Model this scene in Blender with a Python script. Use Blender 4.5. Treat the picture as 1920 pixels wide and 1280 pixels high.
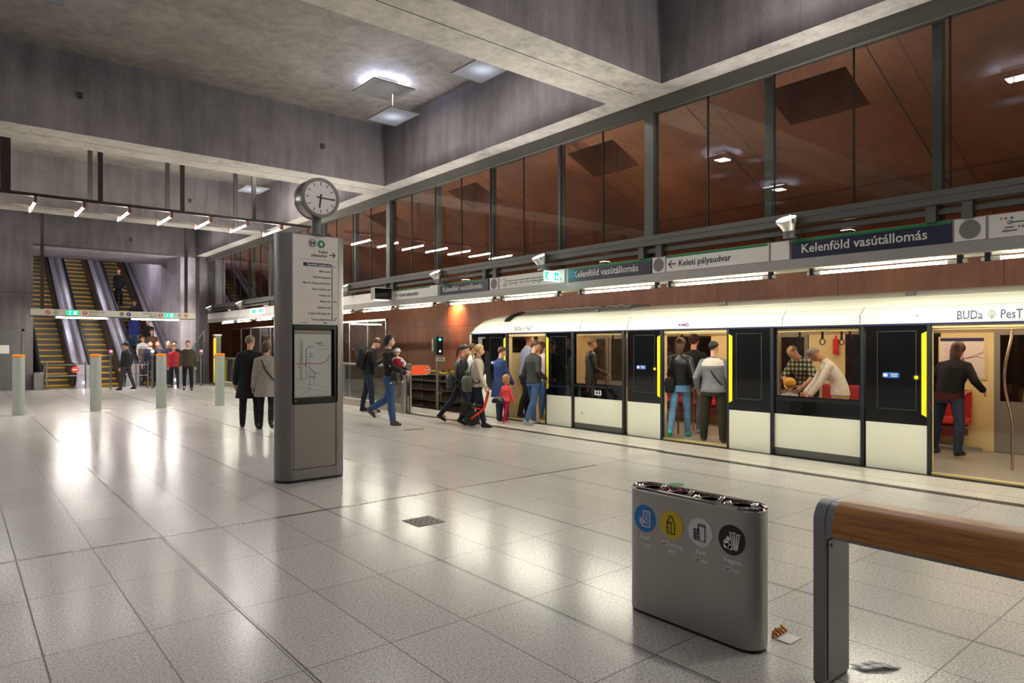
import bpy, bmesh, math, random
from mathutils import Vector, Matrix

random.seed(7)
S = bpy.context.scene
COL = S.collection
for o in list(bpy.data.objects):
    bpy.data.objects.remove(o)

# ---------------------------------------------------------------- camera, world, exposure
# world axes: X across the platform towards the tracks, Y along the platform away from the camera, Z up
EYE, FPX, HORIZON = 1.6, 1258.0, 648.0
YAW = math.atan2(1045.0, FPX)
cam = bpy.data.cameras.new('camera')
cam.sensor_width = 36
cam.lens = 36 * FPX / 1920
cam.shift_y = (HORIZON - 640) / 1920
cam.clip_end = 200
camo = bpy.data.objects.new('camera', cam)
COL.objects.link(camo)
camo.location = (0, 0, EYE)
camo.rotation_euler = (math.pi / 2, 0, -YAW)
S.camera = camo

W = bpy.data.worlds.new('underground')
S.world = W
W.use_nodes = True
W.node_tree.nodes['Background'].inputs[0].default_value = (0.55, 0.55, 0.6, 1)
W.node_tree.nodes['Background'].inputs[1].default_value = 0.0
S.view_settings.view_transform = 'Standard'
S.view_settings.look = 'None'
S.view_settings.gamma = 1
S.view_settings.exposure = 1.2
S.view_settings.use_curve_mapping = False
S.cycles.use_denoising = True
S.cycles.max_bounces = 9
S.cycles.diffuse_bounces = 4
S.cycles.glossy_bounces = 4
S.cycles.transparent_max_bounces = 16
S.cycles.transmission_bounces = 4
S.cycles.sample_clamp_indirect = 6
S.cycles.caustics_reflective = False
S.cycles.caustics_refractive = False

TUBE_LIGHT = 74.0      # platform edge tubes
RAIL_LIGHT = 42.0      # tubes on the cross rails
LAMP_LIGHT = 30.0    # coffer lamps (watts)
TRAIN_LIGHT = 5.5     # strips in the train ceiling
SHAFT_FILL = 20.0  # hidden tubes added to light the escalator shaft
SIGN_LIGHT = 110.0
UP_LIGHT = 75.0
TRACK_LIGHT = 45.0
FILL_LIGHT = 8.0      # added fill tubes, out of view on the side wall

CS, SN = math.cos(YAW), math.sin(YAW)
def ray(u, v=HORIZON):
    dx, dz = (u - 960) / FPX, (HORIZON - v) / FPX
    return SN + CS * dx, CS - SN * dx, dz
def y_on(u, x):                       # distance along the platform of a sight line at a given X
    a, b, _ = ray(u)
    return x * b / a
def on_floor(u, v, z=0.0):
    a, b, c = ray(u, v)
    t = (z - EYE) / c
    return a * t, b * t
R = math.radians

# ---------------------------------------------------------------- materials
def lin(c):
    f = lambda x: (x / 12.92 if x <= .04045 else ((x + .055) / 1.055) ** 2.4)
    return tuple(f(x / 255) for x in c)
MATS = {}
def mat(name, rgb, rough=.5, metal=0.0, noise=0.0, scale=8.0, bump=0.0, emit=0.0, spec=.5, coat=0.0, stretch=(1, 1, 1), ecol=None):
    if name in MATS:
        return MATS[name]
    m = bpy.data.materials.new(name)
    m.use_nodes = True
    nt = m.node_tree
    b = nt.nodes['Principled BSDF']
    c = lin(rgb)
    b.inputs['Base Color'].default_value = (*c, 1)
    b.inputs['Roughness'].default_value = rough
    b.inputs['Metallic'].default_value = metal
    b.inputs['Specular IOR Level'].default_value = spec
    b.inputs['Coat Weight'].default_value = coat
    if emit:
        b.inputs['Emission Color'].default_value = (*lin(ecol or rgb), 1)
        b.inputs['Emission Strength'].default_value = emit
    if noise or bump:
        tc = nt.nodes.new('ShaderNodeTexCoord')
        mp = nt.nodes.new('ShaderNodeMapping')
        mp.inputs['Scale'].default_value = stretch
        n = nt.nodes.new('ShaderNodeTexNoise')
        n.inputs['Scale'].default_value = scale
        n.inputs['Detail'].default_value = 5
        nt.links.new(tc.outputs['Object'], mp.inputs[0])
        nt.links.new(mp.outputs[0], n.inputs['Vector'])
        if noise:
            r = nt.nodes.new('ShaderNodeValToRGB')
            r.color_ramp.elements[0].position = .3
            r.color_ramp.elements[1].position = .7
            r.color_ramp.elements[0].color = (*[x * (1 - noise) for x in c], 1)
            r.color_ramp.elements[1].color = (*[min(1, x * (1 + noise)) for x in c], 1)
            nt.links.new(n.outputs['Fac'], r.inputs[0])
            nt.links.new(r.outputs[0], b.inputs['Base Color'])
        if bump:
            bp = nt.nodes.new('ShaderNodeBump')
            bp.inputs['Strength'].default_value = bump
            bp.inputs['Distance'].default_value = .02
            nt.links.new(n.outputs['Fac'], bp.inputs['Height'])
            nt.links.new(bp.outputs[0], b.inputs['Normal'])
    MATS[name] = m
    return m

class NG:                                # tiny helper for node graphs
    def __init__(s, name):
        s.m = bpy.data.materials.new(name); s.m.use_nodes = True
        s.t = s.m.node_tree; s.b = s.t.nodes['Principled BSDF']; MATS[name] = s.m
    def n(s, kind, **kw):
        x = s.t.nodes.new('ShaderNode' + kind)
        for k, v in kw.items(): setattr(x, k, v)
        return x
    def put(s, sock, v):
        if hasattr(v, 'is_output'): s.t.links.new(v, sock)
        else: sock.default_value = v
    def math(s, op, a, b=0.0, c=0.0):
        x = s.n('Math', operation=op); s.put(x.inputs[0], a); s.put(x.inputs[1], b); s.put(x.inputs[2], c)
        return x.outputs[0]
    def mix(s, f, a, b):
        x = s.n('Mix', data_type='RGBA'); s.put(x.inputs[0], f); s.put(x.inputs[6], a); s.put(x.inputs[7], b)
        return x.outputs[2]
    def noise(s, vec, scale, detail=4, rough=.5):
        x = s.n('TexNoise'); s.put(x.inputs['Vector'], vec); x.inputs['Scale'].default_value = scale
        x.inputs['Detail'].default_value = detail; x.inputs['Roughness'].default_value = rough
        return x.outputs['Fac']
    def ramp(s, f, stops):
        x = s.n('ValToRGB'); s.put(x.inputs[0], f)
        e = x.color_ramp.elements
        while len(e) < len(stops): e.new(.5)
        for q, (p, c) in zip(e, stops): q.position = p; q.color = (*c, 1)
        return x.outputs[0]
    def xyz(s):
        tc = s.n('TexCoord'); sp = s.n('SeparateXYZ'); s.t.links.new(tc.outputs['Object'], sp.inputs[0])
        return tc.outputs['Object'], sp.outputs[0], sp.outputs[1], sp.outputs[2]
    def scaled(s, vec, k):
        x = s.n('Mapping'); s.put(x.inputs[0], vec); x.inputs['Scale'].default_value = k
        return x.outputs[0]
    def line(s, v, off, pitch, half):          # 1 on a joint line repeated every pitch
        a = s.math('PINGPONG', s.math('SUBTRACT', v, off), pitch / 2)
        return s.math('LESS_THAN', a, half)

def concrete(name, tint):
    g = NG(name)
    P, x, y, z = g.xyz()
    big = g.noise(P, .9, 6, .6)
    streak = g.noise(g.scaled(P, (3.2, 3.2, .35)), 1.6, 5, .6)
    fine = g.noise(P, 22, 4, .6)
    v = g.math('ADD', g.math('MULTIPLY', big, .45), g.math('ADD', g.math('MULTIPLY', streak, .38), g.math('MULTIPLY', fine, .17)))
    c0, c1, c2 = [tuple(k * t for t in lin(tint)) for k in (.5, 1.0, 1.45)]
    col = g.ramp(v, [(.34, c0), (.5, c1), (.68, c2)])
    jx = g.line(x, 1.95, 2.93, .008); jy = g.line(y, 1.3, 2.66, .008)
    col = g.mix(g.math('MULTIPLY', g.math('MAXIMUM', jx, jy), .35), col, (*c0, 1))
    pore = g.noise(P, 60, 2)
    col = g.mix(g.math('MULTIPLY', g.math('GREATER_THAN', pore, .7), .5), col, (*[k * .5 for k in c0], 1))
    g.put(g.b.inputs['Base Color'], col)
    g.b.inputs['Roughness'].default_value = .72
    bp = g.n('Bump'); bp.inputs['Strength'].default_value = .25; bp.inputs['Distance'].default_value = .02
    g.put(bp.inputs['Height'], v); g.t.links.new(bp.outputs[0], g.b.inputs['Normal'])
    return g.m
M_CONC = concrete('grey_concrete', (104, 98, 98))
M_SOFFIT = concrete('paler_soffit_concrete', (176, 171, 162))  # same concrete in a paler tint, for the beam undersides
M_CEILC = concrete('ceiling_concrete', (118, 112, 106))
M_CONCL = concrete('pale_concrete', (206, 198, 206))

def granite():
    g = NG('polished_granite')
    P, x, y, z = g.xyz()
    sp = g.noise(P, 120, 2, .6)
    sp2 = g.noise(P, 55, 3, .6)
    big = g.noise(P, .8, 3)
    v = g.math('ADD', g.math('MULTIPLY', sp, .65), g.math('MULTIPLY', sp2, .35))
    col = g.ramp(v, [(.36, lin((128, 124, 124))), (.46, lin((198, 194, 191))), (.55, lin((220, 216, 212))), (.66, lin((246, 242, 237)))])
    # slabs: each one a slightly different grey
    ix = g.math('FLOOR', g.math('DIVIDE', g.math('SUBTRACT', x, .351), .485))
    iy = g.math('FLOOR', g.math('SUBTRACT', y, .2))
    cb = g.n('CombineXYZ'); g.put(cb.inputs[0], ix); g.put(cb.inputs[1], iy)
    wn = g.n('TexWhiteNoise'); g.t.links.new(cb.outputs[0], wn.inputs['Vector'])
    k = g.math('ADD', g.math('MULTIPLY', wn.outputs['Value'], .08), g.math('ADD', g.math('MULTIPLY', big, .12), .84))
    hs = g.n('HueSaturation'); g.put(hs.inputs['Color'], col); g.put(hs.inputs['Value'], k)
    col = hs.outputs[0]
    j = g.math('MAXIMUM', g.line(x, .351, .485, .0042), g.line(y, .2, 1.0, .0042))
    strong = g.line(x, 1.339, 1.455, .0055)
    col = g.mix(g.math('MULTIPLY', j, .85), col, (*lin((92, 86, 82)), 1))
    col = g.mix(g.math('MULTIPLY', strong, .85), col, (*lin((80, 74, 70)), 1))
    # broad pale expansion joint under the beam line
    wide = g.math('LESS_THAN', g.math('ABSOLUTE', g.math('SUBTRACT', y, 6.2)), .011)
    col = g.mix(wide, col, (*lin((150, 146, 140)), 1))
    # fine tactile grooves beside the platform edge
    rib = g.math('MULTIPLY', g.line(x, 0, .05, .008), g.math('MULTIPLY', g.math('GREATER_THAN', x, 7.25), g.math('LESS_THAN', x, 7.72)))
    col = g.mix(g.math('MULTIPLY', rib, .3), col, (*lin((120, 116, 108)), 1))
    edge = g.math('GREATER_THAN', x, 8.32)                       # slabs by the train painted paler, for tube light from above
    hs2 = g.n('HueSaturation'); g.put(hs2.inputs['Color'], g.mix(.12, col, (*lin((250, 240, 200)), 1))); hs2.inputs['Value'].default_value = 1.12
    col = g.mix(edge, col, hs2.outputs[0])
    g.put(g.b.inputs['Base Color'], col)
    rg = g.math('ADD', g.math('MULTIPLY', g.noise(P, 3, 3), .06), .19)
    g.put(g.b.inputs['Roughness'], g.math('ADD', rg, g.math('MULTIPLY', g.math('MAXIMUM', j, rib), .3)))
    g.b.inputs['Specular IOR Level'].default_value = .5
    return g.m
M_FLOOR = granite()

def rusty():
    g = NG('russet_wall_panels')
    P, x, y, z = g.xyz()
    big = g.noise(P, .7, 6, .6)
    streak = g.noise(g.scaled(P, (5, 5, .4)), 2.0, 5, .6)
    v = g.math('ADD', g.math('MULTIPLY', big, .75), g.math('MULTIPLY', streak, .25))
    col = g.ramp(v, [(.32, lin((94, 50, 32))), (.5, lin((128, 72, 46))), (.68, lin((152, 92, 62)))])
    j = g.math('MAXIMUM', g.line(y, .6, 2.6, .012), g.line(z, .35, 1.9, .012))
    col = g.mix(g.math('MULTIPLY', j, .55), col, (*lin((46, 20, 12)), 1))
    g.put(g.b.inputs['Base Color'], col)
    g.b.inputs['Roughness'].default_value = .5
    return g.m
M_RUST = rusty()

def thin_glass(name, tint=(1, 1, 1), ior=1.5, extra=0.0, rough=0.0):
    g = NG(name)
    tr = g.n('BsdfTransparent'); tr.inputs[0].default_value = (*tint, 1)
    gl = g.n('BsdfGlossy'); gl.inputs['Roughness'].default_value = rough
    fr = g.n('Fresnel'); ge = g.n('NewGeometry')
    g.put(fr.inputs[0], g.math('ADD', g.math('MULTIPLY', ge.outputs['Backfacing'], 1 / ior - ior), ior))   # the far face of the sheet reflects like the near one
    mx = g.n('MixShader')
    g.put(mx.inputs[0], g.math('ADD', fr.outputs[0], extra))
    g.t.links.new(tr.outputs[0], mx.inputs[1]); g.t.links.new(gl.outputs[0], mx.inputs[2])
    g.t.links.new(mx.outputs[0], g.t.nodes['Material Output'].inputs[0])
    return g.m
M_GLASS = thin_glass('clear_glazing', (.9, .93, .92), 1.5, .02)
M_GLASSG = thin_glass('green_edged_glass', (.82, .9, .87), 1.5, .02)
M_CASE = thin_glass('map_case_glass', (.98, .98, .98), 1.35)
M_TINT = thin_glass('train_window_glass', (.9, .9, .88), 1.45)

M_STEEL = mat('brushed_steel', (168, 164, 160), .32, 1.0, .12, 3, 0, stretch=(1, 1, 30))
M_CHROME = mat('chrome', (220, 220, 222), .06, 1.0)
M_GREYM = mat('grey_painted_metal', (112, 110, 108), .42, .3, .05, 4)
M_DKM = mat('dark_bronze_metal', (62, 56, 52), .45, .5, .1, 5)
M_MULL = mat('grey_mullion', (94, 93, 87), .45, .3, .05, 4)
M_BLACK = mat('black_rubber', (14, 14, 15), .5)
M_BLKGLOSS = mat('gloss_black', (8, 9, 11), .06, 0, spec=.6, coat=.4)
M_WHITE = mat('white_paint', (232, 232, 222), .35, 0, .03, 3)
M_SIGNW = mat('white_sign_face', (226, 224, 216), .4, 0, .02, 3)
M_NAVY = mat('navy_sign_face', (26, 30, 58), .35)
M_INK = mat('navy_ink', (24, 26, 48), .5)
M_GREEN = mat('line_green', (0, 118, 62), .4)
M_RED = mat('red_enamel', (204, 42, 40), .35)
M_ORANGE = mat('orange_band', (245, 140, 20), .4)
M_YELLOW = mat('safety_yellow', (246, 224, 20), .4)
M_BLUE = mat('pictogram_blue', (18, 120, 200), .4)
M_TUBE = mat('platform_tube_glow', (236, 236, 255), .5, emit=TUBE_LIGHT, ecol=(255, 253, 232))
M_TUBE4 = mat('fill_tube_glow', (236, 236, 255), .5, emit=FILL_LIGHT, ecol=(255, 248, 244))
M_TUBE2 = mat('rail_tube_glow', (236, 236, 255), .5, emit=RAIL_LIGHT, ecol=(255, 248, 238))
M_TUBE5 = mat('sign_tube_glow', (236, 236, 255), .5, emit=SIGN_LIGHT, ecol=(255, 248, 240))
M_TUBE3 = mat('shaft_fill_glow', (236, 236, 255), .5, emit=SHAFT_FILL, ecol=(244, 238, 255))

# ---------------------------------------------------------------- mesh building
class MB:
    def __init__(s):
        s.v, s.f, s.m = [], [], []
    def add(s, vs, fs, mi=0):
        b = len(s.v); s.v += [tuple(v) for v in vs]
        s.f += [tuple(b + i for i in f) for f in fs]; s.m += [mi] * len(fs)
        return s
    def box(s, x0, x1, y0, y1, z0, z1, mi=0):
        x0, x1 = min(x0, x1), max(x0, x1); y0, y1 = min(y0, y1), max(y0, y1); z0, z1 = min(z0, z1), max(z0, z1)
        v = [(x, y, z) for z in (z0, z1) for y in (y0, y1) for x in (x0, x1)]
        return s.add(v, [(0, 2, 3, 1), (4, 5, 7, 6), (0, 1, 5, 4), (2, 6, 7, 3), (0, 4, 6, 2), (1, 3, 7, 5)], mi)
    def loft(s, rings, mi=0, caps=True, closed=True):
        n = len(rings[0]); vs = [p for r in rings for p in r]; fs = []
        for i in range(len(rings) - 1):
            for j in range(n if closed else n - 1):
                a, b = i * n + j, i * n + (j + 1) % n
                fs.append((a, b, b + n, a + n))
        if caps and closed:
            fs.append(tuple(range(n - 1, -1, -1))); fs.append(tuple(range((len(rings) - 1) * n, len(rings) * n)))
        return s.add(vs, fs, mi)
    def tube(s, pts, rad, n=10, mi=0, flat=None):
        pts = [Vector(p) for p in pts]
        rads = rad if isinstance(rad, (list, tuple)) else [rad] * len(pts)
        rings, up = [], None
        for i, p in enumerate(pts):
            d = (pts[min(i + 1, len(pts) - 1)] - pts[max(i - 1, 0)]).normalized()
            if up is None:
                up = Vector((0, 0, 1)) if abs(d.z) < .9 else Vector((0, 1, 0))
            a = d.cross(up).normalized(); b = a.cross(d).normalized(); up = b
            rings.append([p + (a * math.cos(t) + b * math.sin(t)) * rads[i] for t in [2 * math.pi * k / n for k in range(n)]])
        return s.loft(rings, mi)
    def cyl(s, p, q, r, n=20, mi=0, r2=None):
        return s.tube([p, q], [r, r if r2 is None else r2], n, mi)
    def lathe(s, prof, c=(0, 0, 0), n=28, mi=0, axis='z'):
        rings = []
        for r, h in prof:
            ring = []
            for k in range(n):
                t = 2 * math.pi * k / n; x, y = r * math.cos(t), r * math.sin(t)
                p = (x, y, h) if axis == 'z' else ((x, -h, y) if axis == 'y' else (-h, -x, y))
                ring.append(tuple(a + b for a, b in zip(c, p)))
            rings.append(ring)
        return s.loft(rings, mi)
    def prism(s, poly, axis, a, b, mi=0):   # poly of 2-D points, pulled along an axis from a to b
        def P(p, h):
            return (h, p[0], p[1]) if axis == 'x' else ((p[0], h, p[1]) if axis == 'y' else (p[0], p[1], h))
        return s.loft([[P(p, a) for p in poly], [P(p, b) for p in poly]], mi)
    def ball(s, c, r, n=14, mi=0):
        r = r if isinstance(r, (list, tuple)) else (r, r, r)
        rings = []
        for i in range(1, n // 2 + 2):
            t = math.pi * (i - .5) / (n // 2 + 1)
            rings.append([(c[0] + r[0] * math.sin(t) * math.cos(2 * math.pi * k / n), c[1] + r[1] * math.sin(t) * math.sin(2 * math.pi * k / n), c[2] - r[2] * math.cos(t)) for k in range(n)])
        return s.loft(rings, mi)
    def pill(s, p, q, r1, r2, n=12, mi=0, sx=1.0):   # two balls joined by a cone: one limb segment
        p, q = Vector(p), Vector(q); d = q - p; L = d.length
        d = d / L if L > 1e-6 else Vector((0, 0, 1))
        a = d.cross(Vector((0, 1, 0)) if abs(d.y) < .9 else Vector((1, 0, 0))).normalized(); b = d.cross(a)
        rings = []
        for k in range(4):
            t = math.pi / 2 * (k + .35) / 4
            rings.append((p - d * r1 * math.cos(t), r1 * math.sin(t)))
        for k in range(3, -1, -1):
            t = math.pi / 2 * (k + .35) / 4
            rings.append((q + d * r2 * math.cos(t), r2 * math.sin(t)))
        return s.loft([[c + (a * math.cos(t) * sx + b * math.sin(t)) * r for t in [2 * math.pi * k / n for k in range(n)]] for c, r in rings], mi)
    def move(s, M):
        s.v = [tuple(M @ Vector(v)) for v in s.v]; return s
    def join(s, o, off=0):
        b = len(s.v); s.v += o.v; s.f += [tuple(b + i for i in f) for f in o.f]; s.m += [x + off for x in o.m]
        return s

INV = {}
def mesh_of(name, mb, mats, smooth=35):
    me = bpy.data.meshes.new(name)
    me.from_pydata(mb.v, [], mb.f)
    for m in (mats if isinstance(mats, (list, tuple)) else [mats]):
        me.materials.append(m)
    me.polygons.foreach_set('material_index', mb.m)
    bm = bmesh.new(); bm.from_mesh(me)
    bmesh.ops.recalc_face_normals(bm, faces=bm.faces)
    bm.to_mesh(me); bm.free()
    me.polygons.foreach_set('use_smooth', [True] * len(me.polygons))
    me.set_sharp_from_angle(angle=R(smooth))
    return me
def link(name, me, parent=None, bevel=0.0):
    o = bpy.data.objects.new(name, me); COL.objects.link(o)
    if parent is not None:
        o.parent = parent; INV[o.name] = INV.get(parent.name)
    if bevel:
        b = o.modifiers.new('bevel', 'BEVEL'); b.width = bevel; b.segments = 2; b.limit_method = 'ANGLE'
    return o
def obj(name, mb, mats, parent=None, bevel=0.0, smooth=35, label=None, stuff=False):
    """links one mesh; coordinates are given in the world and turned into the parent's own"""
    inv = INV.get(parent.name) if parent is not None else None
    if inv is not None:
        mb.move(inv)
    o = link(name, mesh_of(name, mb, mats, smooth), parent, bevel)
    if label: o['label'] = label
    if stuff: o['kind'] = 'stuff'
    return o
def tag(o, label, cat, group=None):
    o['label'] = label; o['category'] = cat
    if group: o['group'] = group
    return o
def thing(name, label, cat, loc=(0, 0, 0), rot=0.0, group=None):
    o = bpy.data.objects.new(name, None); COL.objects.link(o)
    o.empty_display_size = .1
    o.location = loc; o.rotation_euler = (0, 0, rot)
    INV[o.name] = (Matrix.Translation(loc) @ Matrix.Rotation(rot, 4, 'Z')).inverted()
    return tag(o, label, cat, group)
def struct(name, mb, mats, parent=None, bevel=0.0, smooth=35):
    o = obj(name, mb, mats, parent, bevel, smooth)
    if parent is None: o['kind'] = 'structure'
    return o
def room(name, loc=(0, 0, 0)):
    o = bpy.data.objects.new(name, None); COL.objects.link(o); o.location = loc
    o['kind'] = 'structure'; INV[o.name] = Matrix.Translation(loc).inverted()
    return o
def dup(root, loc, rot=None, label=None):
    r = root.copy(); COL.objects.link(r); r.location = loc
    if rot is not None: r.rotation_euler = (0, 0, rot)
    if label: r['label'] = label
    for ch in root.children:
        c = ch.copy(); COL.objects.link(c); c.parent = r
        for g in ch.children:
            d = g.copy(); COL.objects.link(d); d.parent = c
    return r

def evaluated(o):
    dg = bpy.context.evaluated_depsgraph_get()
    me = bpy.data.meshes.new_from_object(o.evaluated_get(dg))
    return me
def text_mb(body, size, bold=0.0, align='LEFT', spacing=1.0, shear=0.0):
    """flat lettering in the XY plane as an MB"""
    c = bpy.data.curves.new('lettering', 'FONT')
    c.body = body; c.size = size; c.offset = bold * size; c.align_x = align; c.space_character = spacing; c.shear = shear
    c.resolution_u = 2; c.extrude = .0006
    o = bpy.data.objects.new('lettering', c); COL.objects.link(o)
    me = evaluated(o)
    mb = MB()
    mb.add([v.co[:] for v in me.vertices], [tuple(p.vertices) for p in me.polygons])
    bpy.data.objects.remove(o); bpy.data.curves.remove(c); bpy.data.meshes.remove(me)
    return mb
def facing_left(x, y, z):      # letters on a face that looks to -X (read with Y falling)
    return Matrix(((0, 0, -1, x), (-1, 0, 0, y), (0, 1, 0, z), (0, 0, 0, 1)))
def facing_near(x, y, z):      # letters on a face that looks to -Y
    return Matrix(((1, 0, 0, x), (0, 0, -1, y), (0, 1, 0, z), (0, 0, 0, 1)))
def disc(r, n=28, inner=0.0):
    mb = MB(); t = [2 * math.pi * k / n for k in range(n)]
    prof = [(r, 0), (r, .0015)] if not inner else [(r, 0), (r, .0015), (inner, .0015), (inner, 0)]
    if not inner:
        mb.lathe(prof, n=n)
    else:
        vs, fs = [], []
        for q, h in prof: vs += [(q * math.cos(a), q * math.sin(a), h) for a in t]
        for i in range(4):
            for k in range(n):
                a, b = i * n + k, i * n + (k + 1) % n; i2 = (i + 1) % 4
                fs.append((a, b, i2 * n + (k + 1) % n, i2 * n + k))
        mb.add(vs, fs)
    return mb
def rect2(w, h, x=0.0, y=0.0, t=.0015):
    return MB().box(x - w / 2, x + w / 2, y - h / 2, y + h / 2, 0, t)
def stroke(pts, w, t=.0015):
    """a flat line of a given width through 2-D points"""
    mb = MB()
    for (x0, y0), (x1, y1) in zip(pts, pts[1:]):
        dx, dy = x1 - x0, y1 - y0; L = math.hypot(dx, dy) or 1
        nx, ny = -dy / L * w / 2, dx / L * w / 2; ex, ey = dx / L * w * .4, dy / L * w * .4
        q = [(x0 - ex + nx, y0 - ey + ny), (x0 - ex - nx, y0 - ey - ny), (x1 + ex - nx, y1 + ey - ny), (x1 + ex + nx, y1 + ey + ny)]
        mb.prism(q, 'z', 0, t)
    return mb
def rrect(w, h, r, n=5):
    return [(sx * (w / 2 - r) + r * math.cos(a), sy * (h / 2 - r) + r * math.sin(a)) for sx, sy, a0 in ((1, 1, 0), (-1, 1, 90), (-1, -1, 180), (1, -1, 270)) for a in [R(a0 + 90 * k / n) for k in range(n + 1)]]

# ================================================================= the station box
Y0, YEND = -7.0, 30.0
def beam_box(mb, x0, x1, y0, y1, z0, z1):       # same concrete all round, paler tint on the underside
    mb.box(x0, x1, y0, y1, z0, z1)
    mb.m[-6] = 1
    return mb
GX = 8.2                                   # glazing, sign band and platform-edge line
TX = 9.36                                  # side of the train
floor = struct('floor', MB().box(-9.5, 9.26, Y0 - 3, 31.0, -1.4, 0), M_FLOOR)
M_STRIP = mat('dark_floor_channel', (74, 72, 68), .4, .4, .1, 6)
struct('trim_1', MB().box(8.19, 8.32, 6.4, 13.8, 0, .004).box(8.14, 8.27, Y0, 6.38, 0, .004), M_STRIP)
struct('trim_6', MB().box(-9.5, 6.62, 6.18, 6.222, 0, .0015), mat('seam_strip_metal', (128, 122, 114), .25, .7))
struct('trim_2', MB().box(9.2, 9.262, Y0, 13.8, -.05, .006), mat('black_edge_strip', (26, 26, 34), .4))
M_BED = mat('dark_track_bed', (58, 50, 46), .8, 0, .3, 9, .5)
struct('ground', MB().box(9.0, 12.9, Y0 - 3, 50, -1.5, -1.35), M_BED)
struct('wall_track', MB().box(12.8, 13.1, Y0 - 3, 50, -1.5, 3.5), M_RUST)

# sloping russet ceiling over the track with square recesses
SL = .4336
zs = lambda x: 5.3 - SL * (x - 8.5)
def slope_slab():
    mb = MB(); xs = [8.28, 8.78, 9.52, 12.9]
    cuts = []
    for k in range(-1, 8):
        y = 3.88 + 3.96 * k; cuts.append((y, y + 1.12))
    ys = [Y0 - 3]
    for a, b in cuts: ys += [a, b]
    ys.append(50)
    for i in range(3):
        for j in range(len(ys) - 1):
            if i == 1 and j % 2 == 1: continue
            x0, x1, y0, y1 = xs[i], xs[i + 1], ys[j], ys[j + 1]
            mb.add([(x0, y0, zs(x0)), (x1, y0, zs(x1)), (x1, y1, zs(x1)), (x0, y1, zs(x0))], [(0, 1, 2, 3)])
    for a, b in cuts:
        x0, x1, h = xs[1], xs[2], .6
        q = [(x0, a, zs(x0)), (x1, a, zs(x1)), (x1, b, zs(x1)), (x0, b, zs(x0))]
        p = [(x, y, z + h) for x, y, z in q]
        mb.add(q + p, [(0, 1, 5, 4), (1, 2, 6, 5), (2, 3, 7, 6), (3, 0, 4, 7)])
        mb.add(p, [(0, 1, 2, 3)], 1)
    for j in range(-3, 18):                 # raised joints running down the slope
        y = .9 + 2.64 * j
        mb.add([(8.3, y, zs(8.3) - .004), (12.8, y, zs(12.8) - .004), (12.8, y + .018, zs(12.8) - .004), (8.3, y + .018, zs(8.3) - .004)], [(0, 1, 2, 3)], 1)
    return mb
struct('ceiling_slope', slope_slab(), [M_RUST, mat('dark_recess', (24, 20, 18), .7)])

# concrete: slab, cross beams with their open joint, long edge beam
ZB, ZC = 5.34, 6.75
struct('ceiling', MB().box(-9.5, 8.3, Y0 - 3, 30.4, ZC, ZC + .3), M_CEILC)
BEAMS = [6.53 + 8 * k for k in range(-2, 4)]
for i, y in enumerate(BEAMS[:-1] if BEAMS[-1] > 30 else BEAMS):
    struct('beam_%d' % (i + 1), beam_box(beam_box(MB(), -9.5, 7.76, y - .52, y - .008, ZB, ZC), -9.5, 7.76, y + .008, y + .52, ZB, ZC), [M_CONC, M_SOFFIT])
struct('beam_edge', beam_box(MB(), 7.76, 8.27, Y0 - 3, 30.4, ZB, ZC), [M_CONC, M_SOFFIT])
struct('wall_left', MB().box(-9.8, -9.5, Y0 - 3, 31, 0, 7), M_CONC)
struct('wall_back', MB().box(-9.5, 13, Y0 - 3.3, Y0 - 3, -1.5, 7), M_CONC)
# far wall round the escalator opening
struct('wall_far', MB().box(-9.5, 2.2, 30, 30.6, 0, ZC).box(2.2, 7.9, 30, 30.6, ZB, ZC).box(7.9, 8.27, 30, 30.6, 0, ZC), M_CONC)
struct('wall_portal', MB().box(8.27, 12.8, 33.5, 34, -1.5, 4), M_RUST)
struct('trim_3', MB().box(-.42, -.36, 30 - .012, 30, 2.66, 2.66 + .012).box(-9.4, 2.2, 29.995, 30.0, 3.52, 3.535), M_DKM)

# little dark cast-in boxes in the beams
mbx = MB()
for x, y, z in ((6.22, 13.98, 5.98), (5.52, 21.98, 6.02), (5.35, 29.99, 5.78), (1.7, 13.98, 6.02), (4.85, 5.995, 6.4), (5.55, 5.995, 6.42)):
    mbx.box(x - .04, x + .04, y - .012, y + .02, z - .05, z + .05)
struct('trim_4', mbx, M_BLACK)

# ---- glazing above the sign band, one window per bay
def glazing(i, ya, yb):
    w = room('window_%d' % i, (GX, ya, 3.2))
    obj('frame', MB().box(8.14, 8.27, ya, yb, 5.13, ZB).box(8.12, 8.27, ya, yb, 3.12, 3.22), M_MULL, w, .004)
    obj('mullion', MB().box(8.13, 8.27, ya - .085, ya + .085, 3.22, 5.13), M_MULL, w, .004)
    n = int(round((yb - ya)))
    j = MB()
    for k in range(n):
        a, b = ya + (yb - ya) * k / n, ya + (yb - ya) * (k + 1) / n
        obj('pane', MB().box(8.197, 8.207, a + (.085 if k == 0 else .008), b - .008, 3.22, 5.13), M_GLASS, w)
        if k: j.box(8.19, 8.214, a - .009, a + .009, 3.22, 5.13)
    obj('pane_joint', j, M_BLACK, w)
    for k in range(0, n, 2):
        y = ya + (yb - ya) * (k + .05) / n + .12
        obj('post', MB().box(8.34, 8.44, y - .05, y + .05, 2.95, 5.35), M_MULL, w, .003)
ends = [-7.0, -1.47, 6.53, 14.53, 22.53, 30.0]
for i in range(5):
    glazing(i + 1, ends[i], ends[i + 1])

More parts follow.
